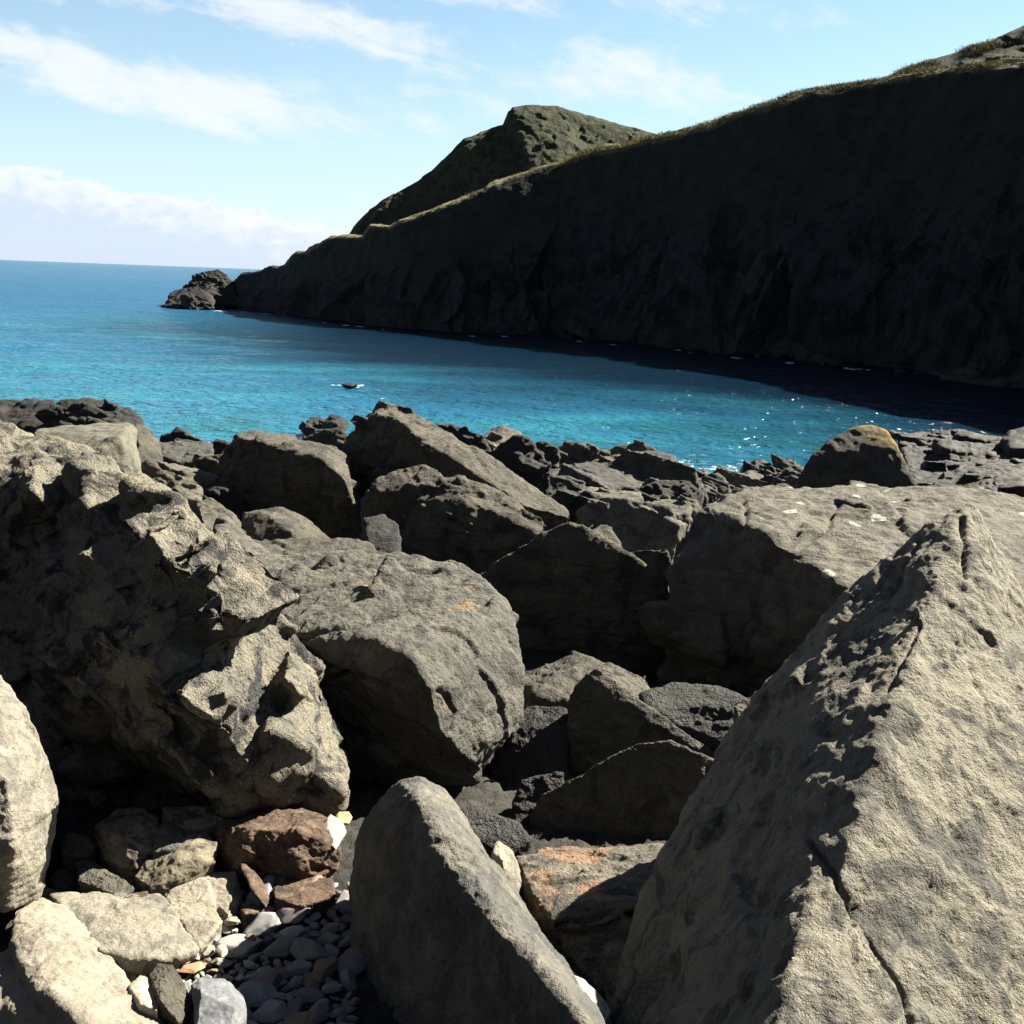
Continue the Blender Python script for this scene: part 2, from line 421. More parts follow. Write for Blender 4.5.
# ------------------------------------------------------------------ foreground boulders
rock('craggy_boulder', 'huge craggy boulder at the left with shaded hollows and a bright right flank',
     [[(137, 482, 3.750), (165, 496, 3.600), (205, 520, 3.400), (225, 544, 3.450), (258, 598, 3.500), (296, 643, 3.500), (318, 672, 3.500), (334, 745, 3.400),
       (337, 790, 3.350), (326, 814, 3.280), (198, 545, 3.200), (192, 590, 3.080), (165, 625, 2.950), (142, 662, 2.880), (165, 718, 2.940), (232, 742, 2.960), (243, 790, 3.080), (273, 810, 3.150),
       (0, 560, 4.000), (0, 660, 4.000), (40, 715, 3.550), (90, 690, 3.220), (60, 520, 4.200)],
      [(-120, 418, 4.7), (0, 427, 4.5), (44, 440, 4.350), (84, 450, 4.250), (118, 470, 4.100), (137, 482, 4.000), (20, 500, 3.900), (-30, 470, 4.000), (70, 500, 3.950), (-120, 760, 4.300), (-30, 560, 3.950), (150, 520, 3.800)],
      [(-10, 600, 4.050), (30, 590, 4.000), (60, 640, 3.700), (20, 680, 3.550), (-40, 690, 3.800), (-60, 600, 4.200)],
      [(120, 640, 3.450), (250, 640, 3.400), (20, 650, 4.000), (-80, 660, 4.200), (-80, 842, 3.700), (45, 838, 3.620), (150, 822, 3.500), (240, 812, 3.400), (320, 812, 3.350), (325, 700, 3.600)],
      [(163, 690, 3.05), (185, 664, 3.05), (225, 668, 3.08), (241, 700, 3.08), (240, 736, 3.05), (215, 742, 3.0), (170, 722, 3.0), (182, 700, 2.82), (228, 690, 2.84), (222, 730, 2.86)],
      [(243, 738, 3.25), (275, 704, 3.3), (320, 698, 3.4), (338, 760, 3.35), (336, 800, 3.3), (300, 811, 3.2), (254, 802, 3.15), (268, 728, 3.0), (312, 748, 3.06), (266, 788, 3.02)],
      [(262, 690, 3.3), (290, 643, 3.4), (317, 667, 3.42), (321, 700, 3.4), (285, 714, 3.3), (284, 676, 3.12), (302, 696, 3.16)],
      [(196, 520, 3.4), (216, 530, 3.42), (243, 580, 3.4), (264, 642, 3.35), (240, 668, 3.2), (190, 604, 3.1), (205, 560, 3.02), (214, 620, 2.94)],
      [(56, 556, 3.9), (110, 536, 3.8), (142, 580, 3.6), (122, 642, 3.4), (68, 622, 3.6), (100, 580, 3.42), (90, 610, 3.42)],
      [(26, 640, 3.7), (80, 630, 3.5), (108, 676, 3.3), (86, 712, 3.25), (40, 700, 3.4), (60, 665, 3.22)],
      [(0, 470, 4.1), (38, 452, 4.1), (72, 476, 4.0), (58, 516, 3.8), (8, 520, 3.85), (30, 490, 3.74)],
      [(84, 452, 4.0), (112, 468, 3.95), (135, 490, 3.8), (112, 520, 3.62), (82, 500, 3.68)]],
     'crag', crag=.30, rnd=1, base=False, chips=((50, .12, .30), (150, .065, .22), (260, .036, .15)), fine=1.1, lo=.8, thick=.4, strata=(.5, -.3, .8), sfl=1.5, seed=42, cscale=1.1)
rock('pale_boulder', 'smooth pale boulder cut by the left edge, with a rust streak, above the pale slab',
     [[(-60, 640, 2.75), (0, 672, 2.7), (16, 690, 2.7), (28, 706, 2.7), (34, 742, 2.68), (52, 768, 2.68), (58, 800, 2.68), (55, 835, 2.66), (46, 872, 2.62), (38, 896, 2.6), (8, 908, 2.5),
       (-60, 900, 2.4), (-60, 760, 2.42), (5, 780, 2.48), (15, 850, 2.45)]],
     'palev', crag=.35, rnd=14, base=False, strata=(.8, -.2, .6))
rock('pale_slab', 'smooth pale ramp-like slab filling the bottom left corner of the photo',
     [[(12, 905, 2.55), (43, 893, 2.62), (72, 912, 2.55), (91, 940, 2.46), (99, 964, 2.38), (130, 990, 2.27), (153, 1011, 2.2), (175, 1040, 2.1), (14, 950, 2.36), (30, 986, 2.22),
       (62, 1006, 2.13), (90, 1030, 2.06), (110, 1080, 1.95), (160, 1080, 1.98)],
      [(14, 950, 2.40), (30, 986, 2.26), (62, 1006, 2.17), (90, 1030, 2.08), (110, 1080, 1.99), (20, 960, 2.5), (-60, 1090, 2.15), (-60, 990, 2.3)]],
     'pale', cat='slab', crag=.2, rnd=16, thick=.1, seed=5)
rock('tan_slab', 'tan slab with a rusty edge, lying between the pale ramp slab and the cracked slab',
     [[(44, 889, 2.710), (85, 896, 2.691), (122, 906, 2.652), (160, 892, 2.691), (176, 912, 2.594), (197, 950, 2.438), (165, 960, 2.379), (130, 960, 2.369), (98, 950, 2.379), (70, 915, 2.535)]],
     'palev', cat='slab', crag=.35, rnd=8, thick=.05)
rock('cracked_slab', 'pale grey flat slab with a long dark crack, beside the pebbles',
     [[(163, 893, 2.730), (190, 876, 2.808), (207, 880, 2.769), (222, 921, 2.554), (198, 948, 2.467), (180, 922, 2.554)],
      [(193, 876, 2.808), (236, 869, 2.827), (244, 893, 2.730), (240, 912, 2.652), (228, 917, 2.594), (207, 884, 2.759)]],
     'pale', cat='slab', crag=.25, rnd=3, thick=.03, vpx=1.3)
rock('rounded_boulder', 'large rounded grey boulder with orange lichen dots, right of the craggy boulder',
     [[(238, 560, 5.0), (300, 578, 4.9), (374, 571, 4.85), (398, 556, 4.8), (425, 565, 4.7), (460, 571, 4.6), (488, 586, 4.45), (508, 603, 4.3), (516, 630, 4.15), (523, 676, 4.0), (521, 716, 3.9),
       (501, 744, 3.82), (484, 774, 3.75), (250, 600, 4.4), (270, 622, 4.15), (300, 640, 3.95), (374, 642, 3.72), (412, 660, 3.60), (430, 690, 3.52), (440, 730, 3.50), (462, 755, 3.58)],
      [(300, 645, 4.05), (374, 648, 3.9), (415, 672, 3.75), (432, 720, 3.66), (440, 765, 3.75), (470, 790, 3.9), (310, 850, 4.1), (440, 850, 3.95), (480, 780, 3.85), (500, 700, 4.0)]],
     'grey', crag=.32, rnd=5, chips=((8, .14, .3), (24, .07, .24)), cracks=(([(286, 646), (330, 628), (372, 622), (395, 616)], 2.6, .035), ([(300, 690), (350, 672), (392, 684)], 2.4, .04), ([(440, 690), (456, 712), (452, 730)], 2, .02), ([(262, 586), (300, 592), (345, 586)], 1.8, .015)), base=False, strata=(.35, -.5, .8), sfl=2.6, thick=.3)
rock('pointed_boulder', 'steep pointed boulder at the bottom centre with a sunlit right ridge and blue shaded front',
     [[(398, 781, 2.660), (420, 780, 2.660), (444, 792, 2.680), (461, 815, 2.660), (488, 856, 2.560), (516, 897, 2.450), (543, 938, 2.340), (570, 976, 2.230), (606, 1020, 2.100), (630, 1060, 2.000),
       (418, 800, 2.520), (430, 838, 2.380), (438, 878, 2.280), (462, 894, 2.200), (492, 924, 2.100), (522, 960, 2.000), (560, 1000, 1.900), (583, 1030, 1.830), (610, 1060, 1.750),
       (388, 815, 2.550), (371, 804, 2.660), (356, 826, 2.660), (355, 860, 2.700), (360, 895, 2.650), (346, 934, 2.600), (342, 1024, 2.450), (338, 1080, 2.400), (400, 1080, 2.300), (380, 900, 2.500)]],
     'blue', crag=.16, rnd=5, base=False, thick=.12, strata=(.5, .6, .6), sfl=1.3, cscale=1.3)
rock('white_sliver', 'thin white sliver of stone leaning on the right flank of the pointed boulder',
     [[(562, 968, 2.06), (583, 979, 2.08), (598, 993, 2.06), (611, 1011, 2.04), (606, 1022, 1.97), (588, 1006, 1.98), (569, 986, 2.01)]], 'cream', cat='stone', crag=.3, rnd=2, thick=.05, base=False, vpx=1.2)
rock('upright_stone', 'small upright pointed stone wedged beside the rusty layered rock',
     [[(497, 841, 2.78), (508, 848, 2.8), (516, 860, 2.8), (520, 893, 2.75), (512, 905, 2.7), (490, 866, 2.72), (492, 852, 2.72), (503, 860, 2.66)]], 'palev', cat='stone', crag=.5, rnd=2, thick=.2)
rock('layered_rock', 'layered rock with an orange rusty top, beside the pointed boulder',
     [[(514, 854, 2.98), (562, 848, 3.05), (670, 847, 3.05), (720, 860, 2.95), (720, 900, 2.8), (535, 896, 2.70), (552, 921, 2.58), (640, 905, 2.62), (600, 925, 2.55), (560, 900, 2.66)],
      [(545, 900, 2.76), (640, 900, 2.75), (720, 905, 2.85), (562, 946, 2.55), (585, 975, 2.46), (610, 1008, 2.38), (650, 1000, 2.38), (560, 925, 2.62), (640, 925, 2.55), (700, 960, 2.55)],
      [(600, 940, 2.5), (660, 940, 2.5), (612, 1012, 2.3), (660, 1020, 2.28), (640, 980, 2.34), (600, 980, 2.42)]],
     'ochre', crag=.35, rnd=1, chips=((40, .07, .22),), cracks=(([(545, 880), (600, 872), (660, 880)], 1.8, .015), ([(560, 925), (610, 912), (650, 916)], 2.2, .03), ([(590, 862), (620, 866), (650, 862)], 1.3, .01)), strata=(.05, -.35, .95), sfl=3.5, thick=.2)
rock('steep_boulder', 'largest boulder, a tall steep wedge at the right with a coarse sunlit face',
     [[(958, 507, 2.980), (972, 504, 2.980), (981, 520, 3.000), (995, 552, 3.020), (1020, 590, 3.000), (1080, 700, 2.950), (1160, 830, 2.850), (1250, 1100, 2.300),
       (948, 520, 2.950), (922, 536, 2.950), (903, 543, 2.980), (888, 561, 3.020), (868, 588, 3.060), (828, 604, 2.918), (812, 622, 2.933), (790, 668, 2.933), (772, 690, 2.918), (737, 726, 2.904), (716, 757, 2.859), (694, 800, 2.778),
       (671, 843, 2.683), (647, 897, 2.565), (632, 944, 2.462), (624, 975, 2.403), (606, 1026, 2.300), (590, 1090, 2.150),
       (948, 545, 2.800), (925, 580, 2.680), (903, 612, 2.600), (893, 665, 2.480), (882, 714, 2.360), (873, 788, 2.180), (858, 827, 2.080), (853, 874, 1.980), (833, 900, 1.900), (811, 936, 1.800), (792, 975, 1.720), (778, 1024, 1.630), (770, 1090, 1.500),
       (1060, 800, 2.300), (1100, 1090, 1.750)],
      [(902, 543, 2.990), (918, 541, 2.900), (925, 556, 2.840), (905, 590, 2.720), (885, 575, 2.900)],
      [(811, 845, 2.000), (822, 862, 1.930), (847, 901, 1.820), (878, 955, 1.690), (901, 999, 1.610), (905, 1090, 1.450), (765, 1090, 1.410), (700, 1090, 1.620), (750, 960, 1.840), (788, 878, 1.960), (792, 975, 1.635)]],
     'pyr', crag=.13, rnd=2, chips=((10, .10, .34), (30, .05, .24)), cracks=(([(808, 838), (824, 862), (847, 901), (872, 950), (901, 999), (908, 1040)], 2.6, .030), ([(961, 520), (965, 548), (964, 578)], 2.2, .03), ([(921, 540), (905, 566), (884, 592)], 2.5, .02), ([(858, 905), (848, 930), (852, 960)], 2.2, .018), ([(886, 690), (905, 650), (918, 622)], 2.0, .012), ([(960, 640), (985, 700), (990, 760)], 1.8, .008)), base=False, thick=.05, lo=.6, fine=1.1, strata=(.5, -.5, .5), sfl=1.3, cscale=1.3, seed=12)
rock('wide_flat_boulder', 'wide flat-topped boulder with pale lichen rings, behind the steep wedge at the right',
     [[(688, 506, 6.700), (702, 498, 6.700), (763, 487, 8.300), (858, 498, 7.600), (918, 490, 8.200), (972, 492, 8.200), (1024, 503, 7.600), (1140, 520, 7.600), (726, 528, 6.600), (764, 534, 6.000), (805, 553, 5.900), (828, 572, 5.600),
       (840, 586, 5.400), (900, 600, 5.300), (1140, 640, 5.200), (760, 600, 5.850), (790, 640, 5.600), (810, 700, 5.500)],
      [(688, 506, 6.700), (702, 500, 6.700), (726, 529, 6.600), (764, 536, 6.200), (672, 560, 6.300), (668, 620, 6.100), (667, 684, 6.200), (760, 692, 6.000), (800, 600, 5.800), (700, 690, 6.100)]],
     'slab', crag=.25, rnd=3, cracks=(([(800, 548), (830, 530), (835, 505)], 2, .03), ([(745, 500), (748, 522), (742, 534)], 1.8, .03), ([(860, 520), (905, 514), (950, 516)], 1.6, .02)), chips=((22, .12, .22), (40, .06, .20)), base=True, thick=.15, strata=(.1, .1, 1), sfl=2.5, seed=77)
rock('dark_wedge', 'black triangular wedge in full shade at the centre, right of the rounded boulder',
     [[(474, 577, 6.554), (525, 545, 6.545), (560, 524, 6.545), (570, 522, 6.545), (580, 525, 6.540), (590, 535, 6.536), (618, 548, 6.527), (645, 564, 6.513), (664, 575, 6.500), (660, 590, 6.491), (575, 545, 6.509), (600, 600, 6.473),
       (520, 640, 6.455), (669, 600, 6.56), (671, 640, 6.5), (671, 690, 6.5), (640, 673, 6.437), (560, 660, 6.437), (480, 640, 6.500)]], 'mid', crag=.30, rnd=4, thick=.15)
rock('small_peak_rock', 'small peaked rock poking up just behind the black triangular wedge', [[(588, 534, 8.0), (598, 526, 8.1), (607, 524, 8.1), (612, 530, 8.0), (620, 545, 7.9), (612, 570, 7.6), (590, 560, 7.6)]], 'mid', cat='rock', crag=.5, rnd=2)
rock('lit_edge_rock', 'dark brown rock with a thin sunlit sloping crest, above the rounded shaded rock',
     [[(569, 705, 4.069), (574, 688, 4.074), (583, 677, 4.081), (596, 667, 4.087), (605, 674, 4.087), (624, 689, 4.074), (648, 706, 4.062), (680, 730, 4.050), (716, 754, 4.038), (720, 780, 4.026), (590, 690, 4.056), (650, 720, 4.032), (700, 752, 4.019), (600, 760, 4.013), (566, 785, 4.013), (640, 790, 4.001)]],
     'mid', crag=.4, rnd=3, thick=.1, base=True)
rock('shaded_rounded_rock', 'rounded dark rock in shade directly behind the rusty layered rock',
     [[(526, 822, 3.386), (540, 795, 3.395), (566, 782, 3.404), (612, 756, 3.413), (638, 742, 3.413), (672, 740, 3.404), (700, 752, 3.386), (720, 762, 3.386), (720, 850, 3.296), (640, 790, 3.341), (580, 810, 3.341), (540, 850, 3.314), (640, 852, 3.287)]],
     'mid', crag=.25, rnd=8, thick=.15)
rock('sloping_slab', 'grooved dark slab with a pale upper edge, between the rounded boulder and the lit crest rock',
     [[(518, 680, 5.370), (545, 663, 5.510), (571, 653, 5.580), (594, 657, 5.510), (648, 674, 5.370), (655, 690, 5.230), (540, 700, 4.950), (600, 705, 4.880)]], 'mid', cat='slab', crag=.6, rnd=2, thick=.2, sfl=3)
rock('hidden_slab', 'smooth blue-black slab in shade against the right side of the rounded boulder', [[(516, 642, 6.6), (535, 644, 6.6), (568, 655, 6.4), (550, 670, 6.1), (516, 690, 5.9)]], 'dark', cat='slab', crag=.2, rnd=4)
rock('nugget_rock', 'small sunlit nugget resting on the pale edge of the grooved slab', [[(580, 672, 5.6), (590, 665, 5.65), (600, 665, 5.65), (616, 680, 5.5), (600, 690, 5.4), (584, 684, 5.4)]], 'grey', cat='stone', crag=.8, rnd=1)
rock('gap_rock', 'dark rock in the gap between the rounded boulder and the lit crest rock',
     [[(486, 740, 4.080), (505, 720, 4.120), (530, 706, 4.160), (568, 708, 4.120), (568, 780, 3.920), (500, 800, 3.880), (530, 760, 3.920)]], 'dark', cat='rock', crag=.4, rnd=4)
rock('pale_chip', 'tiny pale sunlit stone in the dark gap right of the rounded boulder', [[(525, 700, 5.25), (535, 697, 5.3), (548, 700, 5.3), (555, 706, 5.2), (530, 709, 5.15)]], 'cream', cat='stone', crag=.4, rnd=1, vpx=1.2)
rock('leaning_rock', 'blue-black leaning rock left of the rounded shaded rock, over the layered rock',
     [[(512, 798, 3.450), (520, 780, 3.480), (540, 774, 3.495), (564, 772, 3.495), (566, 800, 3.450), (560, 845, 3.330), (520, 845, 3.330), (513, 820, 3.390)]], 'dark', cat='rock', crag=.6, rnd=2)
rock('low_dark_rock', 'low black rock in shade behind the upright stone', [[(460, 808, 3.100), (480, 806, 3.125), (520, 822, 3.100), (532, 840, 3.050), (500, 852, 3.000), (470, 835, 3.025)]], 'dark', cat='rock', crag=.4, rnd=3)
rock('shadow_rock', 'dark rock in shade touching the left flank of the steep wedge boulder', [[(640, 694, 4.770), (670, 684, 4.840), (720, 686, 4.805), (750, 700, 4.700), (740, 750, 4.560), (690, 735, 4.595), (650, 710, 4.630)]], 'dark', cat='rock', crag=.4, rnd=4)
rock('small_shaded_stone', 'small rounded stone squeezed between the steep wedge and the wide flat boulder', [[(733, 706, 4.040), (745, 697, 4.060), (776, 685, 4.080), (785, 710, 4.000), (740, 732, 3.920)]], 'mid', cat='stone', crag=.3, rnd=3)
for i, (p, lab) in enumerate((((656, 652, 8.2, 14), 'broken sunlit stone at the right foot of the black triangular wedge'),
                              ((664, 674, 7.2, 16), 'small pale stone in the crevice below the wide flat boulder'),
                              ((640, 646, 8.0, 12), 'dark chip of rock lodged against the black triangular wedge'))):
    x, y, Y, w = p
    rock('broken_stone', lab, [[(x - w, y + 4, Y), (x - w * .4, y - 6, Y + .1), (x + w * .5, y - 4, Y + .1), (x + w, y + 6, Y), (x, y + 10, Y - .2)]], 'grey', cat='stone', crag=.9, rnd=1)

# ------------------------------------------------------------------ middle band
rock('peaked_boulder', 'tall peaked boulder at the centre with a long sunlit ridge running down to the right',
     [[(338, 452, 13.600), (357, 424, 13.800), (374, 406, 14.000), (383, 401, 14.000), (402, 406, 13.900), (440, 431, 13.500), (480, 457, 13.000), (528, 481, 12.400), (571, 509, 11.800), (572, 518, 11.600), (545, 524, 11.600),
       (372, 414, 13.400), (398, 419, 12.900), (426, 442, 12.400), (480, 478, 11.800), (524, 505, 11.400), (360, 500, 13.300), (450, 540, 12.700), (345, 470, 13.500)]], 'mid', crag=.35, rnd=2, thick=.12, vpx=1.5, chips=((14, .16, .24), (24, .08, .2)))
rock('shaded_double_rock', 'dark hump-backed boulder in front of the peaked boulder',
     [[(363, 492, 11.200), (380, 478, 11.400), (400, 470, 11.500), (425, 463, 11.500), (438, 470, 11.400), (443, 480, 11.200), (440, 540, 10.900), (380, 560, 11.000), (410, 490, 11.050)],
      [(440, 479, 11.300), (460, 477, 11.300), (494, 486, 11.100), (524, 507, 10.900), (545, 522, 10.700), (540, 535, 10.400), (480, 580, 10.500), (430, 560, 10.700), (390, 545, 10.800), (470, 500, 10.800), (420, 500, 11.000)]], 'mid', crag=.45, rnd=2, thick=.15, vpx=1.5, chips=((14, .16, .24), (24, .08, .2)))
rock('crevice_stone', 'small black stone in the crevice at the left foot of the hump-backed boulder', [[(362, 518, 10.6), (385, 513, 10.7), (400, 525, 10.5), (400, 556, 10.0), (370, 556, 10.1)]], 'dark', cat='stone', crag=.4, rnd=3)
rock('box_boulder', 'box-shaped boulder with a black front and a flat speckled top, left of the peaked boulder',
     [[(227, 450, 13.200), (238, 433, 13.400), (252, 430, 13.500), (288, 435, 13.500), (333, 447, 13.200), (348, 461, 12.900), (357, 492, 12.500), (369, 545, 12.000), (240, 438, 13.000), (290, 448, 12.500), (322, 460, 12.100), (346, 480, 11.900),
       (348, 500, 11.950), (228, 505, 12.900), (340, 545, 12.000), (240, 540, 12.800)]], 'mid', crag=.28, rnd=2, thick=.1, vpx=1.5, chips=((14, .16, .24), (24, .08, .2)))
rock('curved_stone', 'brown stone with a curved sunlit back, at the foot of the box-shaped boulder',
     [[(243, 513, 11.0), (262, 508, 11.1), (281, 506, 11.1), (302, 515, 11.0), (320, 528, 10.9), (337, 545, 10.7), (270, 515, 10.7), (290, 530, 10.4), (300, 545, 10.3), (245, 545, 10.5)]], 'mid', cat='rock', crag=.3, rnd=4, thick=.1)
rock('flat_textured_rock', 'flat olive-brown rock with grooved surface, just behind the rounded boulder',
     [[(243, 541, 9.8), (316, 538, 10.0), (370, 544, 9.9), (392, 559, 9.2), (350, 577, 8.4), (320, 580, 8.2), (246, 558, 9.0), (240, 580, 8.4)]], 'mid', crag=.55, rnd=3, thick=.1, sfl=3)
rock('ribbed_rock', 'ribbed rock peeking over the shoulder of the craggy boulder', [[(196, 502, 9.2), (210, 498, 9.4), (232, 515, 9.2), (247, 538, 9.0), (235, 556, 8.2), (205, 530, 8.5)]], 'mid', cat='rock', crag=.7, rnd=2)
rock('shoulder_rock', 'light brown rock right behind the upper right edge of the craggy boulder', [[(212, 522, 7.2), (225, 519, 7.3), (243, 545, 7.0), (262, 560, 6.9), (300, 582, 6.5), (270, 600, 6.0), (225, 560, 6.4)]], 'grey', cat='rock', crag=.6, rnd=2)
rock('pale_block', 'pale olive block with a flat top, behind the craggy boulder at the left',
     [[(34, 429, 10.2), (60, 425, 10.4), (102, 422, 10.6), (129, 423, 10.6), (137, 430, 10.5), (138, 470, 9.6), (116, 466, 9.2), (92, 454, 9.0), (120, 440, 9.2), (60, 460, 9.2), (30, 450, 9.5)]], 'block', cat='block', crag=.18, rnd=3, thick=.1)
rock('dark_ridge_rock', 'long black knobbly rock on the shore behind the pale olive block',
     [[(52, 410, 17), (60, 401, 17), (85, 397, 17.2), (102, 400, 17.1), (130, 407, 16.8), (143, 418, 16.5), (146, 440, 16), (60, 440, 16.3), (100, 440, 15.8)]], 'dark', cat='rock', crag=.4, rnd=1, thick=.15, vpx=1.3, chips=((14, .25, .15), (24, .12, .1)))
rock('edge_shore_rock', 'low black shore rock at the left edge, beside the long knobbly rock',
     [[(-60, 400, 18), (0, 404, 18), (20, 401, 18.1), (40, 399, 18), (57, 402, 17.8), (60, 430, 17), (-60, 440, 17)]], 'dark', cat='rock', crag=.7, rnd=2, thick=.15)
rock('brown_flank_rock', 'brown rounded rock at the right end of the long black knobbly rock', [[(135, 422, 14.8), (147, 428, 15), (161, 446, 14.6), (165, 464, 14.2), (150, 475, 13.6), (136, 470, 13.6), (138, 440, 14.2)]], 'mid', cat='rock', crag=.6, rnd=2)
M['slabshore'] = rock_mat('blue_grey_shore_rock', (.15, .15, .13), (.09, .09, .082), (.035, .037, .037), .4, bstr=.6, sc=.8, strat=.5)
for nm, lab, H, m_, c_ in (
    ('triangle_stone', 'small dark triangular stone tucked behind the craggy boulder, near the pale block', [(137, 468, 10.6), (148, 459, 10.8), (160, 468, 10.6), (175, 481, 10.3), (150, 490, 9.8)], 'mid', 'stone'),
    ('tan_ledge', 'upper of two tan ledges right of the small triangular stone', [(158, 465, 13), (175, 463, 13.2), (200, 472, 13), (204, 484, 12.5), (170, 482, 12.5)], 'slab', 'rock'),
    ('tan_ledge', 'lower of two tan ledges right of the small triangular stone', [(160, 484, 11), (185, 482, 11.2), (200, 488, 11), (200, 500, 10.4), (165, 500, 10.4)], 'slab', 'rock'),
    ('flat_shore_slab', 'flat blue-grey slab by the water, left of the box-shaped boulder', [(161, 443, 19), (185, 440, 19.5), (212, 445, 19.2), (215, 458, 18), (180, 463, 17.6), (162, 456, 18)], 'slabshore', 'slab'),
    ('shore_rock', 'dark low rock at the water edge above the flat blue-grey slab', [(160, 436, 22), (180, 431, 22.3), (195, 437, 22), (222, 450, 21), (210, 456, 20), (165, 448, 20.5)], 'dark', 'rock'),
    ('dark_ledge', 'dark ledge between the flat blue-grey slab and the box-shaped boulder', [(186, 462, 16), (205, 456, 16.3), (238, 452, 16.4), (240, 485, 15), (200, 488, 14.8)], 'mid', 'rock'),
    ('lump_rock', 'small dark lump on the shore just left of the box-shaped boulder', [(212, 444, 20), (222, 440, 20.3), (236, 446, 20), (234, 460, 19), (214, 458, 19)], 'dark', 'rock'),
    ('crevice_rock', 'dark rock low in the crevice left of the curved brown stone', [(195, 492, 12), (215, 486, 12.3), (242, 492, 12.2), (246, 520, 11.2), (215, 515, 11.2)], 'dark', 'rock'),
    ('brown_shore_rock', 'brown mottled rock by the water between the box boulder and the peaked boulder', [(302, 440, 18.5), (320, 431, 19), (338, 427, 19.2), (348, 435, 19), (345, 455, 17.5), (310, 455, 17.5)], 'mid', 'rock'),
    ('dark_slope_rock', 'black sloping rock on the shore right behind the peaked boulder ridge', [(434, 426, 19.5), (445, 423, 19.7), (465, 428, 19.5), (484, 436, 19.2), (496, 460, 18), (450, 460, 18)], 'dark', 'rock'),
    ('pale_crest_rock', 'pale-topped shore rock above the black pyramid rock', [(480, 442, 20.5), (490, 430, 21), (503, 426, 21), (520, 432, 20.8), (530, 445, 20), (500, 460, 19)], 'slab', 'rock'),
    ('black_pyramid_rock', 'black pyramid-shaped rock on the shore right of the long sunlit ridge', [(486, 462, 17.4), (500, 444, 17.8), (515, 435, 18), (530, 438, 17.9), (543, 455, 17.6), (551, 472, 17.3), (535, 482, 16.5), (500, 480, 16.5), (520, 460, 16.8)], 'dark', 'rock'),
    ('mottled_rock', 'mottled green-brown shore rock right of the black pyramid rock', [(549, 450, 22.5), (565, 444, 23), (590, 443, 23), (607, 452, 22.6), (600, 470, 21), (552, 470, 21)], 'mid', 'rock'),
    ('wedge_shore_rock', 'small black wedge between the black pyramid rock and the mottled rock', [(532, 442, 22), (545, 440, 22.3), (560, 448, 22), (556, 472, 20.6), (536, 468, 20.6)], 'dark', 'rock'),
    ('rear_shore_rock', 'grey rock at the water edge behind the broad flat shore rock', [(600, 450, 25.5), (620, 445, 26), (640, 442, 26), (656, 448, 25.5), (650, 460, 24), (605, 462, 24)], 'mid', 'rock'),
    ('broad_shore_rock', 'broad flat grey shore rock sloping left in the middle distance', [(527, 480, 18.5), (552, 470, 19.2), (607, 456, 20.5), (648, 449, 21), (672, 456, 20.6), (684, 470, 19.8), (672, 484, 18.6), (648, 486, 18.2), (580, 491, 17.5), (545, 495, 17.2)], 'slabshore', 'boulder'),
    ('pale_ledge', 'narrow pale ledge under the broad flat shore rock', [(577, 492, 15.8), (590, 487, 16.2), (640, 491, 16), (642, 499, 15.2), (590, 503, 14.6)], 'slab', 'rock'),
    ('black_shelf_rock', 'black rock under the right end of the broad flat shore rock', [(640, 488, 16.4), (660, 480, 16.8), (690, 480, 16.8), (704, 494, 16.2), (690, 504, 15), (650, 502, 15)], 'dark', 'rock'),
    ('tan_shelf_rock', 'flat tan rock just left of the wide flat boulder', [(645, 505, 13.6), (660, 500, 14), (692, 499, 14), (690, 512, 13), (655, 518, 12.6)], 'slab', 'rock'),
    ('angular_rock', 'angular dark rock with a blue-grey sunlit facet at its right end', [(576, 512, 11.6), (590, 502, 11.9), (607, 496, 12), (624, 501, 11.9), (645, 512, 11.7), (672, 506, 11.8), (679, 528, 11.4), (667, 550, 10.8), (650, 515, 11.2), (655, 530, 10.9), (634, 552, 10.4), (585, 530, 10.8)], 'blue', 'rock'),
    ('crumbled_rock', 'crumbled low rock directly beneath the angular rock', [(616, 556, 9.6), (636, 550, 9.8), (668, 549, 9.8), (672, 566, 9.2), (640, 572, 9.0)], 'mid', 'rock'),
    ('filler_rock', 'black rock filling the hollow between the sunlit ridge and the angular rock', [(545, 496, 13.6), (570, 490, 14), (600, 494, 13.8), (600, 520, 12.6), (560, 520, 12.6)], 'dark', 'rock'),
):
    Ym = max(h[2] for h in H); fl = .8 if any(w in nm for w in ('broad', 'flat', 'tan', 'pale')) else .12
    H = [(a, b, Ym - (Ym - c) * fl) for a, b, c in H]
    rock(nm, lab, [H], m_, cat=c_, crag=.3 if 'broad' in nm else .4, rnd=1, thick=.3, vpx=1.3, chips=((8, .35, .2), (14, .16, .15)))
rock('domed_rock', 'black domed rock with a yellow lichen crest, standing above the wide flat boulder',
     [[(797, 478, 17.000), (811, 454, 17.200), (833, 437, 17.400), (852, 427, 17.500), (871, 423, 17.500), (887, 428, 17.400), (902, 457, 17.200), (920, 492, 17.000), (860, 500, 16.900), (810, 495, 16.900), (850, 450, 17.100), (880, 445, 17.200)]], 'lichtop', crag=.3, rnd=5, thick=.2)
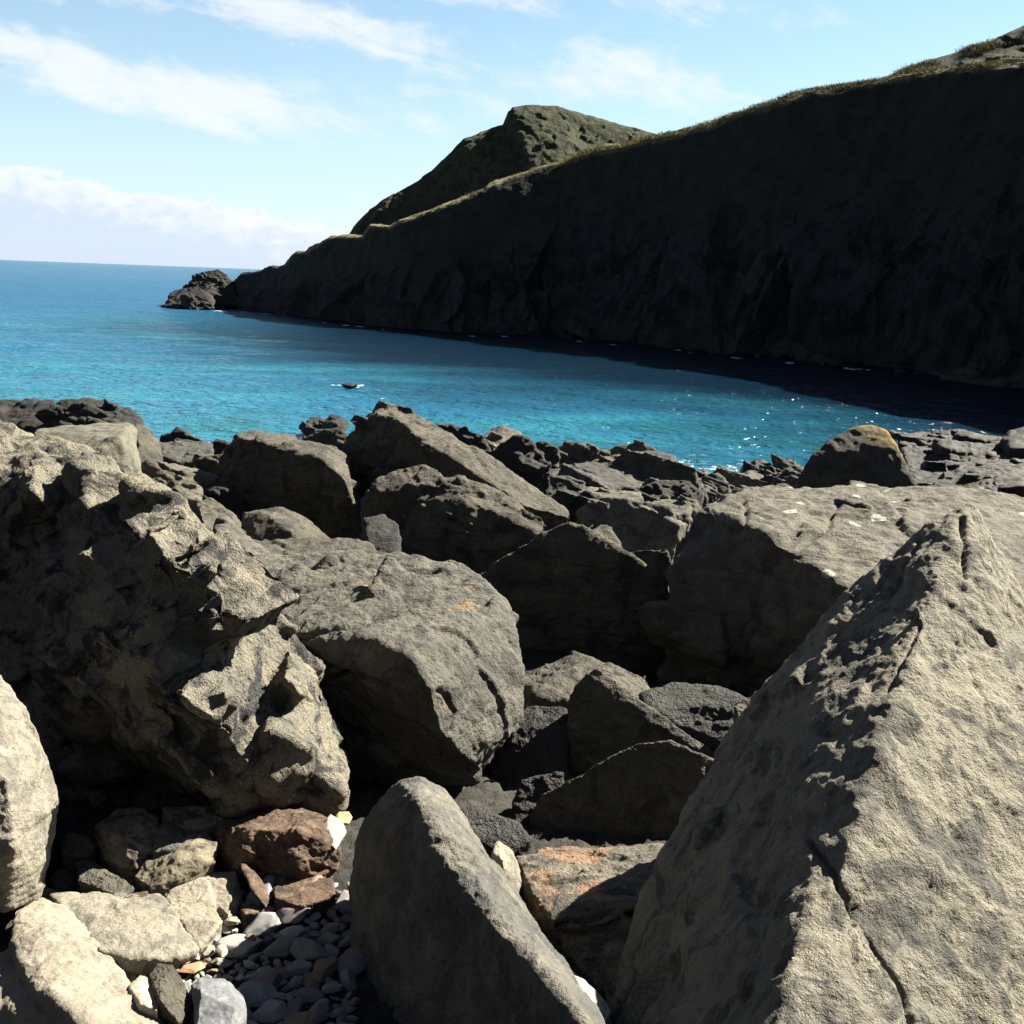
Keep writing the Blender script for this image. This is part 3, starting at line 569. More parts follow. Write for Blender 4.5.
rock('ledge_rock', 'long layered rock ledge at the right edge beside the black domed rock',
     [[(897, 437, 27), (921, 434, 27.5), (953, 440, 27.5), (985, 433, 27.5), (1012, 441, 27), (1100, 447, 27), (1100, 456, 26.2), (905, 450, 26.2)],
      [(902, 449, 26), (930, 446, 26.3), (1100, 452, 26), (1100, 468, 24.6), (908, 466, 24.6)], [(905, 464, 24), (940, 460, 24.4), (1100, 464, 24), (1100, 484, 22.6), (912, 482, 22.6)],
      [(910, 482, 22.2), (1100, 480, 22.4), (1100, 505, 21.6), (915, 500, 21.6)]],
     'dark', cat='ledge', crag=.25, rnd=0, vpx=1.3, chips=((50, .12, .1), (80, .06, .1)), sfl=5, strata=(.05, -.12, 1), thick=.1, cscale=1.6)
rock('edge_rock', 'dark rock cut by the right edge on top of the long ledge', [[(1000, 438, 26), (1012, 430, 26.3), (1030, 425, 26.3), (1080, 430, 26), (1080, 450, 25), (1010, 449, 25)]], 'dark', cat='rock', crag=.5, rnd=2, thick=.3)
k = 0
for (x, y, w, h, Y), lab in zip(((688, 474, 10, 7, 25.5), (701, 475, 9, 7, 26), (715, 481, 13, 8, 25), (745, 480, 25, 10, 25.5), (760, 466, 13, 6, 28), (788, 465, 10, 7, 28), (783, 482, 24, 11, 25), (730, 475, 8, 5, 26.5), (774, 472, 6, 5, 27), (700, 489, 15, 7, 22)), (
        'small pale rubble stone at the right end of the broad flat shore rock', 'knobbly rubble stone touching the surf right of the broad shore rock', 'low grey rubble stone above the left end of the wide flat boulder',
        'speckled rounded rock by the surf, largest of those left of the black dome', 'pale-topped small rock in the surf behind the speckled one', 'small dark rock in the surf just left of the black dome',
        'low black rock wedged against the left foot of the black dome', 'small stone at the surf left of the speckled rounded rock', 'tiny rock between the two small rocks in the surf', 'dark rubble stone next to the black rock under the broad shore rock')):
    k += 1
    rock('shore_stone', lab, [[(x - w, y + h * .5, Y), (x - w * .6, y - h * .7, Y + .2), (x + w * .2, y - h, Y + .2), (x + w * .8, y - h * .4, Y + .1), (x + w, y + h * .7, Y), (x, y + h, Y - .8)]], ('slab', 'dark', 'mid', 'slabshore')[k % 4], cat='rock', group='small rocks along the surf line', crag=.4, rnd=0, thick=.9, vpx=.8, chips=((8, .5, .2), (14, .25, .15)))
# rocks standing in the water
rock('sea_rock', 'larger of two black rocks breaking the water beyond the box boulder', [[(322, 422, 34), (332, 414, 34.3), (340, 415, 34), (351, 423, 33.5), (345, 432, 32.5), (326, 432, 32.5)]], 'dark', cat='rock', crag=.4, rnd=0, thick=.4, vpx=.8, base=False, chips=((8, .4, .2),), group='rocks in the water')
rock('sea_rock', 'smaller black rock left of its twin in the water beyond the box boulder', [[(305, 425, 33.5), (309, 417, 34), (318, 417, 34), (328, 423, 33.5), (325, 431, 32.8), (308, 430, 32.8)]], 'dark', cat='rock', crag=.4, rnd=0, thick=.4, vpx=.8, base=False, chips=((8, .4, .2),), group='rocks in the water')
rock('awash_rock', 'small rock just awash in the bay with a rim of foam', [[(341, 384, 48), (347, 382.6, 48.2), (353, 382.2, 48.2), (359, 384, 48), (350, 386, 47.5)]], 'dark', cat='rock', crag=.4, rnd=0, thick=.3, group='rocks in the water', base=False, vpx=.7)
rock('tip_rock', 'tall dark rock at the outer tip of the headland', [[(176, 293, 142), (187, 281, 144), (199, 275, 145), (210, 270.5, 145), (219, 270, 145), (226, 274, 144), (233, 283, 143), (240, 305, 138), (180, 309, 137), (205, 290, 140)]], 'black', crag=.6, rnd=1, thick=.3, vpx=.7, base=False, chips=((14, .22, .3), (40, .12, .2)))
rock('tip_rock', 'lower mottled rock in front of the tall one at the headland tip', [[(165, 302, 138), (171, 293, 140), (185, 288.5, 141), (199, 287, 141), (208, 291, 140), (214, 300, 138), (214, 309, 134), (180, 311, 133.5), (166, 308, 135)]], 'black', crag=.6, rnd=1, thick=.3, vpx=.7, base=False, chips=((14, .22, .3), (40, .12, .2)))

# ------------------------------------------------------------------ stones at the foot of the craggy boulder
for nm, lab, H, m_, cr in (
    ('crumbly_stone', 'crumbly cream stone with pits under the overhang of the craggy boulder', [(95, 824, 3.0), (118, 812, 3.04), (141, 807, 3.06), (158, 816, 3.04), (156, 850, 2.94), (135, 862, 2.88), (104, 850, 2.92), (110, 838, 2.90)], 'crumb', 1.1),
    ('rusty_stone', 'small ochre stone left of the crumbly cream stone', [(60, 840, 2.95), (72, 833, 2.98), (92, 838, 2.98), (94, 850, 2.92), (80, 858, 2.88), (62, 852, 2.9)], 'ochre', 1.0),
    ('ledge_stone', 'flat cream stone lying against the foot of the craggy boulder', [(163, 808, 3.1), (195, 809, 3.12), (220, 808, 3.12), (223, 818, 3.06), (205, 828, 3.0), (190, 830, 3.0), (170, 820, 3.03)], 'crumb', .8),
    ('grey_stone', 'grey stone behind the elongated tan stone', [(150, 835, 2.98), (165, 820, 3.04), (180, 824, 3.03), (188, 838, 2.98), (180, 850, 2.9), (155, 852, 2.9)], 'blue', .4),
    ('elongated_stone', 'elongated tan stone tilted up to the right, beside the red-brown block', [(134, 875, 2.84), (145, 862, 2.88), (172, 847, 2.94), (190, 836, 2.98), (204, 832, 2.99), (219, 843, 2.96), (215, 862, 2.88), (187, 874, 2.82), (149, 888, 2.76), (180, 856, 2.84)], 'crumb', .45),
    ('speckled_stone', 'dark stone with white specks, below the small ochre stone', [(75, 862, 2.86), (88, 860, 2.88), (100, 866, 2.87), (120, 878, 2.84), (138, 890, 2.8), (114, 894, 2.74), (80, 880, 2.78)], 'mid', .8),
    ('flat_rusty_chip', 'thin orange-brown flake on top of the tan slab', [(108, 900, 2.72), (125, 894, 2.75), (148, 891, 2.76), (150, 896, 2.73), (138, 904, 2.69), (115, 905, 2.68)], 'rust', .3),
    ('pink_chip', 'thin pinkish flake at the top of the cracked slab', [(160, 877, 2.83), (172, 873, 2.86), (190, 872, 2.87), (188, 878, 2.83), (170, 882, 2.8)], 'cream', .3),
    ('round_stone', 'round dark stone in the gap beside the pale boulder', [(50, 878, 2.85), (58, 868, 2.9), (70, 868, 2.9), (77, 878, 2.86), (70, 888, 2.8), (55, 888, 2.8)], 'blue', .2),
    ('red_brown_block', 'long red-brown block with a broken sunlit top, right of the elongated tan stone', [(212, 824, 3.06), (235, 814, 3.12), (273, 808, 3.14), (310, 812, 3.12), (334, 822, 3.06), (338, 850, 2.96), (300, 866, 2.86), (240, 862, 2.88), (216, 848, 2.96), (240, 828, 2.94), (300, 832, 2.9), (325, 840, 2.92)], 'rust', .8),
    ('cream_corner_stone', 'bright cream stone at the right end of the red-brown block', [(322, 826, 3.0), (330, 814, 3.04), (342, 820, 3.03), (347, 832, 3.0), (336, 850, 2.92), (326, 842, 2.93)], 'cream', .4),
    ('yellow_stone', 'bright yellow small stone beside the bright cream stone', [(334, 817, 3.10), (339, 811, 3.12), (349, 811, 3.13), (353, 817, 3.11), (349, 824, 3.07), (338, 822, 3.06)], 'yellow', .1),
    ('upright_sliver', 'narrow red-brown sliver of stone leaning beside the cracked slab', [(239, 864, 2.86), (246, 861, 2.88), (262, 882, 2.80), (270, 898, 2.74), (266, 908, 2.68), (252, 890, 2.72)], 'rust', .4),
    ('short_sliver', 'short tan sliver at the foot of the leaning red-brown sliver', [(240, 908, 2.70), (250, 904, 2.73), (264, 906, 2.72), (262, 912, 2.68), (244, 913, 2.66)], 'rust', .3),
    ('shaded_slab', 'reddish slab in the shade between the red-brown block and the pebbles', [(272, 884, 2.84), (300, 878, 2.88), (332, 878, 2.88), (336, 896, 2.76), (300, 906, 2.7), (275, 898, 2.74)], 'rust', .4),
    ('shaded_stone', 'dark upright stone in the shade under the red-brown block', [(264, 874, 2.88), (272, 866, 2.92), (286, 868, 2.9), (286, 882, 2.84), (270, 892, 2.8)], 'blue', .4),
    ('blocky_pebble', 'squared blue-grey stone half in shade at the bottom of the pebble patch', [(190, 985, 2.50), (200, 976, 2.54), (226, 978, 2.54), (245, 996, 2.48), (247, 1020, 2.38), (225, 1050, 2.26), (196, 1040, 2.28), (200, 990, 2.42), (235, 1008, 2.37)], 'bluepeb', .15),
    ('cone_stone', 'brown blunt cone-shaped stone at the bottom left of the pebbles', [(150, 976, 2.52), (158, 964, 2.58), (172, 966, 2.57), (186, 990, 2.5), (190, 1010, 2.42), (178, 1022, 2.34), (160, 1000, 2.38)], 'mid', .3),
    ('cream_stone', 'chunky cream stone left of the blunt cone-shaped stone', [(128, 986, 2.48), (140, 974, 2.53), (154, 978, 2.52), (164, 996, 2.46), (158, 1012, 2.36), (140, 1004, 2.38)], 'cream', .4),
):
    if m_ == 'bluepeb' and 'bluepeb' not in M:
        M['bluepeb'] = rock_mat('blue_grey_pebble', (.17, .185, .21), (.13, .145, .175), (.09, .1, .12), .3, bstr=.15, sc=4, light=(.34, .35, .36), ka=1.35)
    H = [(a, b, c * (.912 if nm in ('blocky_pebble', 'cone_stone', 'cream_stone') else .978)) for a, b, c in H]
    rock(nm, lab, [H], m_, cat='stone', crag=cr, rnd=3, thick=.25, vpx=1.3, base=(nm not in ('yellow_stone', 'cream_corner_stone', 'flat_rusty_chip', 'pink_chip', 'upright_sliver')))
print('verts', TOTAL[0])
# ------------------------------------------------------------------ pebbles
pc = {'blue': ((.23, .24, .25), (.17, .18, .19)), 'purple': ((.19, .165, .18), (.14, .12, .135)), 'green': ((.21, .235, .18), (.16, .18, .145)),
      'brown': ((.24, .16, .10), (.17, .11, .07)), 'cream': ((.52, .48, .36), (.42, .38, .28)), 'grey': ((.33, .33, .30), (.25, .25, .23)), 'orange': ((.42, .24, .10), (.32, .17, .07))}
for k_, (a_, b_) in pc.items():
    M['peb_' + k_] = rock_mat(k_ + '_pebble', a_, b_, tuple(c * .6 for c in b_), .25, bstr=.12, sc=5, light=tuple(min(.7, c * 1.3) for c in a_), rough=.75, ka=1.0 if k_ == 'cream' else 1.75)
def pebble_mesh(seed, flat, ang):
    bm = bmesh.new(); bmesh.ops.create_icosphere(bm, subdivisions=4, radius=1.0)
    V = np.array([v.co for v in bm.verts]); rs = np.random.RandomState(seed)
    # cut by a few random planes, then round: a water-worn stone
    for _ in range(7 + int(ang * 8)):
        n_ = rs.normal(size=3); n_ /= np.linalg.norm(n_); dd = rs.uniform(.55, .85)
        s_ = V @ n_; m_ = s_ > dd
        V[m_] -= np.outer((s_[m_] - dd) * (.75 + .25 * ang), n_)
    V *= np.array([1.0, rs.uniform(.6, .85), flat])[None]
    V += V * (fbm(V * 1.6, seed, 3) * .12 + cells(V * 1.3, seed)[0] * .10 + fbm(V * 6, seed + 4, 3) * .03)[:, None]
    for v, c in zip(bm.verts, V): v.co = c
    me = bpy.data.meshes.new('pebble'); bm.to_mesh(me); bm.free()
    me.polygons.foreach_set('use_smooth', [True] * len(me.polygons)); return me
PM = {}
shapes = [(s, f, a) for s, f, a in ((1, .45, .3), (2, .35, .5), (3, .6, .6), (4, .28, .9), (5, .5, 1.), (6, .18, 1.), (7, .4, .8), (8, .65, .5))]
for c_ in pc:
    for i, s_ in enumerate(shapes):
        base_me = pebble_mesh(*s_); base_me.name = c_ + '_pebble'; base_me.materials.append(M['peb_' + c_]); PM[c_, i] = base_me
def put_pebble(px, py, size, col_, shp, lift=0.0, rz=None, tilt=.25, label=None, group='pebbles of the sheltered pebble patch', cat='pebble', asp=1.0, nm='pebble'):
    p = at_z(px, py, 3.30 + lift)
    o = link(nm, PM[col_, shp], p)
    s_ = size / F * (np.linalg.norm(p - CAM)) / 2
    o.scale = (s_ * 1.05, s_ * asp, s_)
    o.rotation_euler = (random.uniform(-tilt, tilt), random.uniform(-tilt, tilt), random.uniform(0, 6.28) if rz is None else rz)
    tag(o, label, cat, group if group else None)
    return o
named = (
    (239, 946, 48, 'grey', 0, .012, .2, 'largest pale grey pebble, smooth and half in the sun, amid the pebbles'),
    (260, 928, 42, 'blue', 2, .02, .5, 'blue-grey pebble crossed by the shadow edge, just above the largest pale pebble'),
    (279, 950, 38, 'green', 2, .01, .3, 'round green-grey shaded pebble left of the big green one'),
    (309, 952, 46, 'green', 0, .014, -.5, 'big green-grey pebble in the shade at the right of the pebble patch'),
    (292, 932, 24, 'grey', 1, .02, 0, 'small oval lichen-grey pebble above the big green-grey one'),
    (291, 914, 42, 'purple', 1, .01, .2, 'broad purple pebble at the back of the shaded pebbles'),
    (180, 955, 36, 'grey', 5, .02, .3, 'flat pale pebble lying at the lower edge of the tan slab'),
    (191, 968, 26, 'orange', 5, .018, .1, 'flat orange flake among the pebbles below the tan slab'),
    (122, 967, 22, 'blue', 1, .02, 1.3, 'oval slate-blue pebble beside the pale ramp slab'),
    (208, 952, 17, 'cream', 2, .03, .8, 'round white pebble left of the largest pale grey pebble'),
    (222, 951, 16, 'cream', 1, .04, 1.9, 'upright white pebble in front of the largest pale grey pebble'),
    (255, 992, 50, 'blue', 3, .01, -.25, 'long flat blue-grey pebble right of the squared stone'),
    (266, 983, 34, 'purple', 7, .01, .0, 'purple-grey sausage-shaped pebble just above the long flat one'),
    (312, 995, 32, 'purple', 0, .008, .3, 'rounded purple pebble in the lower right of the shaded pebbles'),
    (333, 988, 20, 'green', 4, .02, .3, 'small pale green pebble against the left flank of the pointed boulder'),
    (318, 1016, 34, 'purple', 2, .008, .9, 'rounded purple pebble at the bottom edge of the photo'),
    (266, 972, 18, 'green', 4, .03, 0, 'little triangular light green pebble in the shade'),
    (324, 970, 34, 'brown', 4, .01, 1.2, 'dark brown angular pebble below the big green-grey one'),
    (164, 1013, 12, 'cream', 2, .01, 0, 'tiny white pebble below the blunt cone-shaped stone'),
    (171, 1017, 13, 'cream', 0, .01, 0, 'tiny cream pebble beside the white one at the bottom of the photo'),
    (233, 922, 16, 'cream', 4, .02, 0, 'small cream pebble touching the lower tip of the cracked slab'),
    (251, 938, 12, 'brown', 4, .03, 0, 'tiny brown pebble against the largest pale grey pebble'),
    (205, 980, 15, 'green', 2, .02, 0, 'small olive pebble above the squared blue-grey stone'),
    (112, 985, 14, 'orange', 2, .01, 0, 'small ochre pebble next to the slate-blue oval one'),
    (300, 968, 26, 'blue', 4, .01, .4, 'slate chip lying just under the green pebbles'),
)
occ = []
for x, y, s_, c_, sh, lf, rz, lab in named:
    put_pebble(x, y, s_, c_, sh, lf, rz, .15, lab, group='pebbles of the sheltered pebble patch'); occ.append((x, y, s_ * .38))
n_ok = 0; tries = 0
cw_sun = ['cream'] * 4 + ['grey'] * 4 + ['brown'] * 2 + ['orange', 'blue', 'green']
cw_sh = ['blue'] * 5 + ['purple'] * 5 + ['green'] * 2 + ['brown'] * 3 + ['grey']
txt = {'blue': 'blue-grey', 'purple': 'purple-grey', 'green': 'green-grey', 'brown': 'brown', 'cream': 'cream white', 'grey': 'light grey', 'orange': 'orange-brown'}
while n_ok < 272 and tries < 9000:
    tries += 1
    x = random.uniform(96, 356); y = random.uniform(885, 1045)
    if x < 190 and y < 935 + (190 - x) * .25: continue
    if x < 100 + (y - 950) * .95 and y > 950: continue
    if x < 236 and y < 915: continue
    if 193 < x < 240 and y > 985: continue
    s_ = random.choice((10, 12, 14, 18, 24, 30, 38, 46) if x > 235 else (9, 10, 12, 15, 18, 24)) * (1.15 if x > 250 else .95)
    if any((x - a) ** 2 + ((y - b) * 1.5) ** 2 < (c + s_ * .24) ** 2 for a, b, c in occ): continue
    occ.append((x, y, s_ * .36)); n_ok += 1
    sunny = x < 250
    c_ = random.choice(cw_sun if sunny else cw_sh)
    big = 'small' if s_ < 13 else 'middling'
    where = 'in the sunlit left part of the pebble patch' if sunny else 'in the shaded right part of the pebble patch'
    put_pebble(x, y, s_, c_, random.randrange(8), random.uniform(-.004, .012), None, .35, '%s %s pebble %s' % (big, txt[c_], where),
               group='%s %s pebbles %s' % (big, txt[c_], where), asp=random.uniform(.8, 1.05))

# ------------------------------------------------------------------ beach ground: rubble sheet sloping under the sea
def build_ground():
    ys = np.concatenate([[-60, -30, -14, -8, -5], np.linspace(-3, 1.5, 12), np.geomspace(1.6, 34, 620), np.array([36, 40, 50, 70])])
    us = np.concatenate([[-40, -16, -8, -4, -2.5, -1.7, -1.3, -1.1], np.linspace(-1, 1, 560), [1.1, 1.3, 1.7, 2.5, 4, 8, 16, 40]])
    X = np.array([[u * (y * .62 + 2.2 if y > 0 else 2.2) for u in us] for y in ys]); Y = np.repeat(ys[:, None], len(us), 1)
    Z = np.interp(Y, [a for a, b in ZG], [b for a, b in ZG])
    P = np.stack([X, Y, Z], -1).reshape(-1, 3)
    sc_ = np.clip((P[:, 1] - 3.0) / 5, 0, 1)
    Q = P.copy(); Q[:, 2] *= .3
    pl, ed = cells(Q * 2.2, 3); pl2, ed2 = cells(Q * 6, 4); pl3, ed3 = cells(Q * 17, 9); pl4, _ = cells(Q * 45, 19)
    near = pl4 * .014 + pl3 * .016
    P[:, 2] += near + sc_ * (pl * .20 + pl2 * .09 + pl3 * .02 - .06 + fbm(Q * .8, 5, 3) * .15)
    me = grid_mesh('shingle_ground', P.reshape(len(ys), len(us), 3), M['dark'] if False else rock_mat('shingle', (.10, .095, .08), (.06, .058, .052), (.025, .025, .025), .5, bstr=.9, sc=2.5))
    o = link('ground', me); tag(o, kind='structure')
build_ground()

# ------------------------------------------------------------------ sea
def sea_mat():
    m, t, bs = new_mat('sea_water')
    g = t.nodes.new('ShaderNodeNewGeometry').outputs['Position']
    x, y, z = sepxyz(t, g)
    big = noise(t, comb(t, x * .35, y * .8, 0.0), .035, 4, .5, .6)
    mid = noise(t, comb(t, x * .5, y * 1.2, 2.0), .10, 5, .55, .8)
    shal = y.ss(150, 35)                                    # shallow sand-floored bay
    deep = (.008, .066, .135); turq = (.017, .103, .160); blue = (.010, .070, .150)
    c = mixc(t, shal, deep, turq)
    c = mixc(t, big.ss(.42, .6) * .55, c, blue)
    c = mixc(t, mid.ss(.52, .66) * .35 * shal, c, (.02, .15, .17))
    weed = noise(t, comb(t, x, y * 1.4, 9.0), .16, 5, .6, .5)
    c = mixc(t, weed.ss(.56, .66) * .5 * y.ss(60, 32), c, (.01, .07, .08))
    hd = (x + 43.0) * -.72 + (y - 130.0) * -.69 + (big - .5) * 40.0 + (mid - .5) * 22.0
    c = mixc(t, hd.ss(40.0, 15.0) * y.ss(200.0, 150.0) * x.ss(-48.0, -12.0) * .95, c, (.001, .004, .011))  # headland's dark reflection and shadow painted into the water colour
    fn = noise(t, g, 1.1, 9, .72, .5); fn2 = noise(t, comb(t, x * .25, y * .6, 0.0), .5, 4, .5)
    edge = y.ss(33.5, 29.0)
    foam = (fn + fn2 * .3 + edge * .12 - .05).ss(.70, .80) * edge
    c = mixc(t, foam * .8, c, (.75, .8, .8))
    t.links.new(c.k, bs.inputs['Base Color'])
    t.links.new((foam * .5 + 0.10 + y.ss(60, 300) * .12 + y.ss(200, 3000) * .16).k, bs.inputs['Roughness'])
    bs.inputs['IOR'].default_value = 1.33
    t.links.new((.42 - y.ss(50, 260) * .17 - y.ss(150, 1200) * .13).k, bs.inputs['Specular IOR Level'])
    far = y.ss(60, 400)
    w1 = noise(t, comb(t, x * .7, y, 0.0), .55, 3, .62, .3)
    w2 = noise(t, comb(t, x * .75, y, 5.0), 2.6, 3, .6)
    w3 = noise(t, comb(t, x * .3, y * .8, 1.0), .12, 3, .6, .3)
    nr = bump(t, w2, 1.0, .28)
    nr = bump(t, w1, .9, .42, nr)
    nr = bump(t, w3, .6, 1.2, nr)
    t.links.new(nr, bs.inputs['Normal'])
    # rough water never mirrors the horizon fully: wind waves cap the Fresnel reflection
    for l in list(bs.inputs['Specular IOR Level'].links): t.links.remove(l)
    bs.inputs['Specular IOR Level'].default_value = 0.0
    gl = t.nodes.new('ShaderNodeBsdfGlossy'); t.links.new((y.ss(40, 500) * .20 + .07).k, gl.inputs['Roughness']); t.links.new(nr, gl.inputs['Normal'])
    fr = t.nodes.new('ShaderNodeFresnel'); fr.inputs['IOR'].default_value = 1.33; t.links.new(nr, fr.inputs['Normal'])
    fac = S(t, fr.outputs[0]).mn(.36) * (1 - foam)
    mx = t.nodes.new('ShaderNodeMixShader'); t.links.new(fac.k, mx.inputs[0]); t.links.new(bs.outputs[0], mx.inputs[1]); t.links.new(gl.outputs[0], mx.inputs[2])
    t.links.new(mx.outputs[0], t.nodes['Material Output'].inputs['Surface'])
    return m
def build_sea():
    ys = np.concatenate([np.geomspace(14, 260, 950), np.geomspace(270, 40000, 60)])
    us = np.linspace(-.62, .95, 640)
    Y = np.repeat(ys[:, None], len(us), 1); X = Y * us[None, :]
    P = np.stack([X, Y, np.zeros_like(X)], -1).reshape(-1, 3)
    z = np.zeros(len(P))
    for lam, amp, seed in ((9.0, .045, 1), (3.6, .045, 2), (1.5, .054, 3), (.7, .032, 4), (.34, .012, 5)):
        Q = P.copy(); Q[:, 0] *= .6; a = R(12 * seed - 20)
        Q = np.stack([Q[:, 0] * math.cos(a) - Q[:, 1] * math.sin(a), Q[:, 0] * math.sin(a) + Q[:, 1] * math.cos(a), Q[:, 2]], 1) / lam
        w = 1 - np.abs(vnoise(Q * 1.0 + 50, seed)) * 1.6
        sp = P[:, 1] * .0031
        z += w * amp * np.clip((lam / 3.2 - sp) / (lam * .15), 0, 1)
    P[:, 2] = z - .03
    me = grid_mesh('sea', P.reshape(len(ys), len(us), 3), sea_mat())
    o = link('water', me); tag(o, kind='structure')
build_sea()

# ------------------------------------------------------------------ headland and hills
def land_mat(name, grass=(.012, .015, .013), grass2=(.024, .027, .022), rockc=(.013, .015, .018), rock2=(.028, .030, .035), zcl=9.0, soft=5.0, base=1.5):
    m, t, bs = new_mat(name)
    g = t.nodes.new('ShaderNodeNewGeometry')
    pos = g.outputs['Position']; x, y, z = sepxyz(t, pos)
    n1 = noise(t, pos, .09, 8, .6, .5); n2 = noise(t, pos, .6, 9, .68, .3); n3 = noise(t, pos, 3.5, 7, .7)
    att = t.nodes.new('ShaderNodeAttribute'); att.attribute_name = 'v'; v = S(t, att.outputs['Fac'])
    rc = mixc(t, n2.ss(.4, .62), rockc, rock2)
    rc = mixc(t, n3.ss(.62, .72) * n1.ss(.5, .6) * .8, rc, (.16, .16, .16))
    gc = mixc(t, n2.ss(.36, .62), grass, grass2)
    gc = mixc(t, n1.ss(.5, .62) * .5, gc, (.024, .022, .018))
    gc = mixc(t, n3.ss(.55, .68) * .5, gc, (.018, .024, .012))
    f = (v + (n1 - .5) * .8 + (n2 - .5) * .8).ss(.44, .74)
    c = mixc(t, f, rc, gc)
    top = (v + (n2 - .5) * .06 + (n1 - .5) * .05).ss(.945, .975)  # paler band along the crest: dry grass with sunlight put into the colour
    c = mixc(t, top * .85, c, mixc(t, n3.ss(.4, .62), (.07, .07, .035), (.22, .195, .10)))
    wet = z.ss(base + .9, base - .5)
    c = mixc(t, wet * .6, c, (.03, .03, .028))
    t.links.new(c.k, bs.inputs['Base Color']); bs.inputs['Roughness'].default_value = .95
    bs.inputs['Specular IOR Level'].default_value = .15
    nr = bump(t, n2 * 1.0 + n3 * .35, .9, .9)
    t.links.new(nr, bs.inputs['Normal'])
    return m
def interp_poly(pts, xs):
    a = np.array(pts, float); return np.interp(xs, a[:, 0], a[:, 1])
def loft(name, base_pts, ridge_pts, off_fn, prof, mat, n=900, m=230, amp=1.0, back=30, x0=None, x1=None, baseZ=-1.0, backdrop=.35):
    xs = np.linspace(x0, x1, n)
    by = interp_poly(base_pts, xs); ry = interp_poly(ridge_pts, xs)
    ts = np.linspace(0, 1, m); P = np.zeros((n, m + 50, 3)); VV = np.zeros((n, m + 50))
    for i, x in enumerate(xs):
        B = at_z(x, by[i], 0.0); o_ = off_fn((x - x0) / (x1 - x0))
        Rg = at(x, ry[i], B[1] + o_)
        h = np.interp(ts, prof[0], prof[1]); v = np.interp(ts, prof[0], prof[2])
        P[i, :m, 0] = B[0] + (Rg[0] - B[0]) * h; P[i, :m, 1] = B[1] + (Rg[1] - B[1]) * h
        P[i, :m, 2] = baseZ + (Rg[2] - baseZ) * v; VV[i, :m] = v
        k = np.linspace(0, 1, 51)[1:]
        P[i, m:, 0] = Rg[0] + k * back * .6; P[i, m:, 1] = Rg[1] + k * back
        P[i, m:, 2] = Rg[2] - (k ** 1.5) * (Rg[2] + 1) * backdrop - k * .3; VV[i, m:] = 1
    Q = P.reshape(-1, 3); V_ = VV.reshape(-1)
    gx = np.gradient(P, axis=0); gy = np.gradient(P, axis=1)
    N = np.cross(gx, gy).reshape(-1, 3); N /= np.linalg.norm(N, axis=1)[:, None] + 1e-9
    N *= -1 if N[:, 2].mean() < 0 else 1
    Qn = Q * np.array([1, 1, .45])
    cl = np.clip((.62 - V_) / .2, 0, 1)        # rocky below, grassy above
    tall = np.clip(Q[:, 2].reshape(n, -1).max(1) / 14, .18, 1).repeat(m + 50)
    pl1, e1 = cells(Qn / 7.0, 5); pl2, e2 = cells(Qn / 2.6, 6); pl3, e3 = cells(Qn / .9, 7)
    d = cl * (pl1 * 2.3 * tall + pl2 * 1.0 * (tall * .5 + .5) + pl3 * .42 + fbm(Qn / 1.2, 8, 4) * .5)
    d += (1 - cl) * (fbm(Q / 9, 9, 4) * 1.0 * tall + fbm(Q / 1.3, 10, 3) * .28)
    edge = (.75 + .25 * np.clip((1 - V_) / .12, 0, 1))
    Q = Q + N * (d * amp * edge)[:, None]
    me = grid_mesh(name, Q.reshape(n, m + 50, 3), mat)
    a = me.attributes.new('v', 'FLOAT', 'POINT'); a.data.foreach_set('value', (V_ + (tall < .4) * -.5).astype(np.float32))
    o = link(name, me); tag(o, kind='structure')
    return Q.reshape(n, m + 50, 3), V_.reshape(n, m + 50)
HB = ((200, 309), (230, 309), (260, 312), (320, 320), (400, 329), (450, 332), (560, 337), (640, 344), (705, 352), (807, 362), (884, 369), (960, 380), (1024, 388), (1200, 425), (1500, 480))
HR = ((200, 300), (226, 292), (234, 281), (242, 274), (250, 272), (257, 272), (262, 271), (269, 266), (279, 268), (286, 264), (292, 256), (298, 252), (306, 252), (316, 246), (326, 240), (335, 236), (349, 235), (363, 236), (370, 224),
      (380, 224), (390, 225), (398, 219), (413, 215), (452, 201), (476, 192), (484, 188), (495, 180), (500, 179), (551, 160), (602, 146), (654, 136), (705, 123), (735, 112), (781, 103), (807, 93), (833, 90), (879, 80), (899, 77), (940, 70), (986, 64), (1024, 60), (1200, 40), (1500, 20))
PROF = ((0, .06, .18, .32, .45, .6, .8, .9, .95, 1.0), (0, .12, .20, .30, .40, .52, .70, .77, .82, 1.0), (0, .04, .17, .34, .47, .66, .895, .955, .975, 1.0))
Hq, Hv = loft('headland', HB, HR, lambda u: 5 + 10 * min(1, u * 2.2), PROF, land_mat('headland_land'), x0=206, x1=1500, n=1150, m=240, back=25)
# the low rock shelf at the foot of the headland, at the right
rock('shelf_rock', 'low dark rock shelf running out from the foot of the headland at the right',
     [[(889, 376, 70), (905, 371, 72), (960, 363, 74), (1024, 352, 78), (1100, 345, 80), (1100, 405, 58), (1024, 398, 60), (960, 386, 65), (985, 380, 66)]], 'dark', cat='rock shelf', crag=.9, rnd=1, base=False, thick=.1, vpx=1.4, strata=(.1, .1, 1), sfl=4)
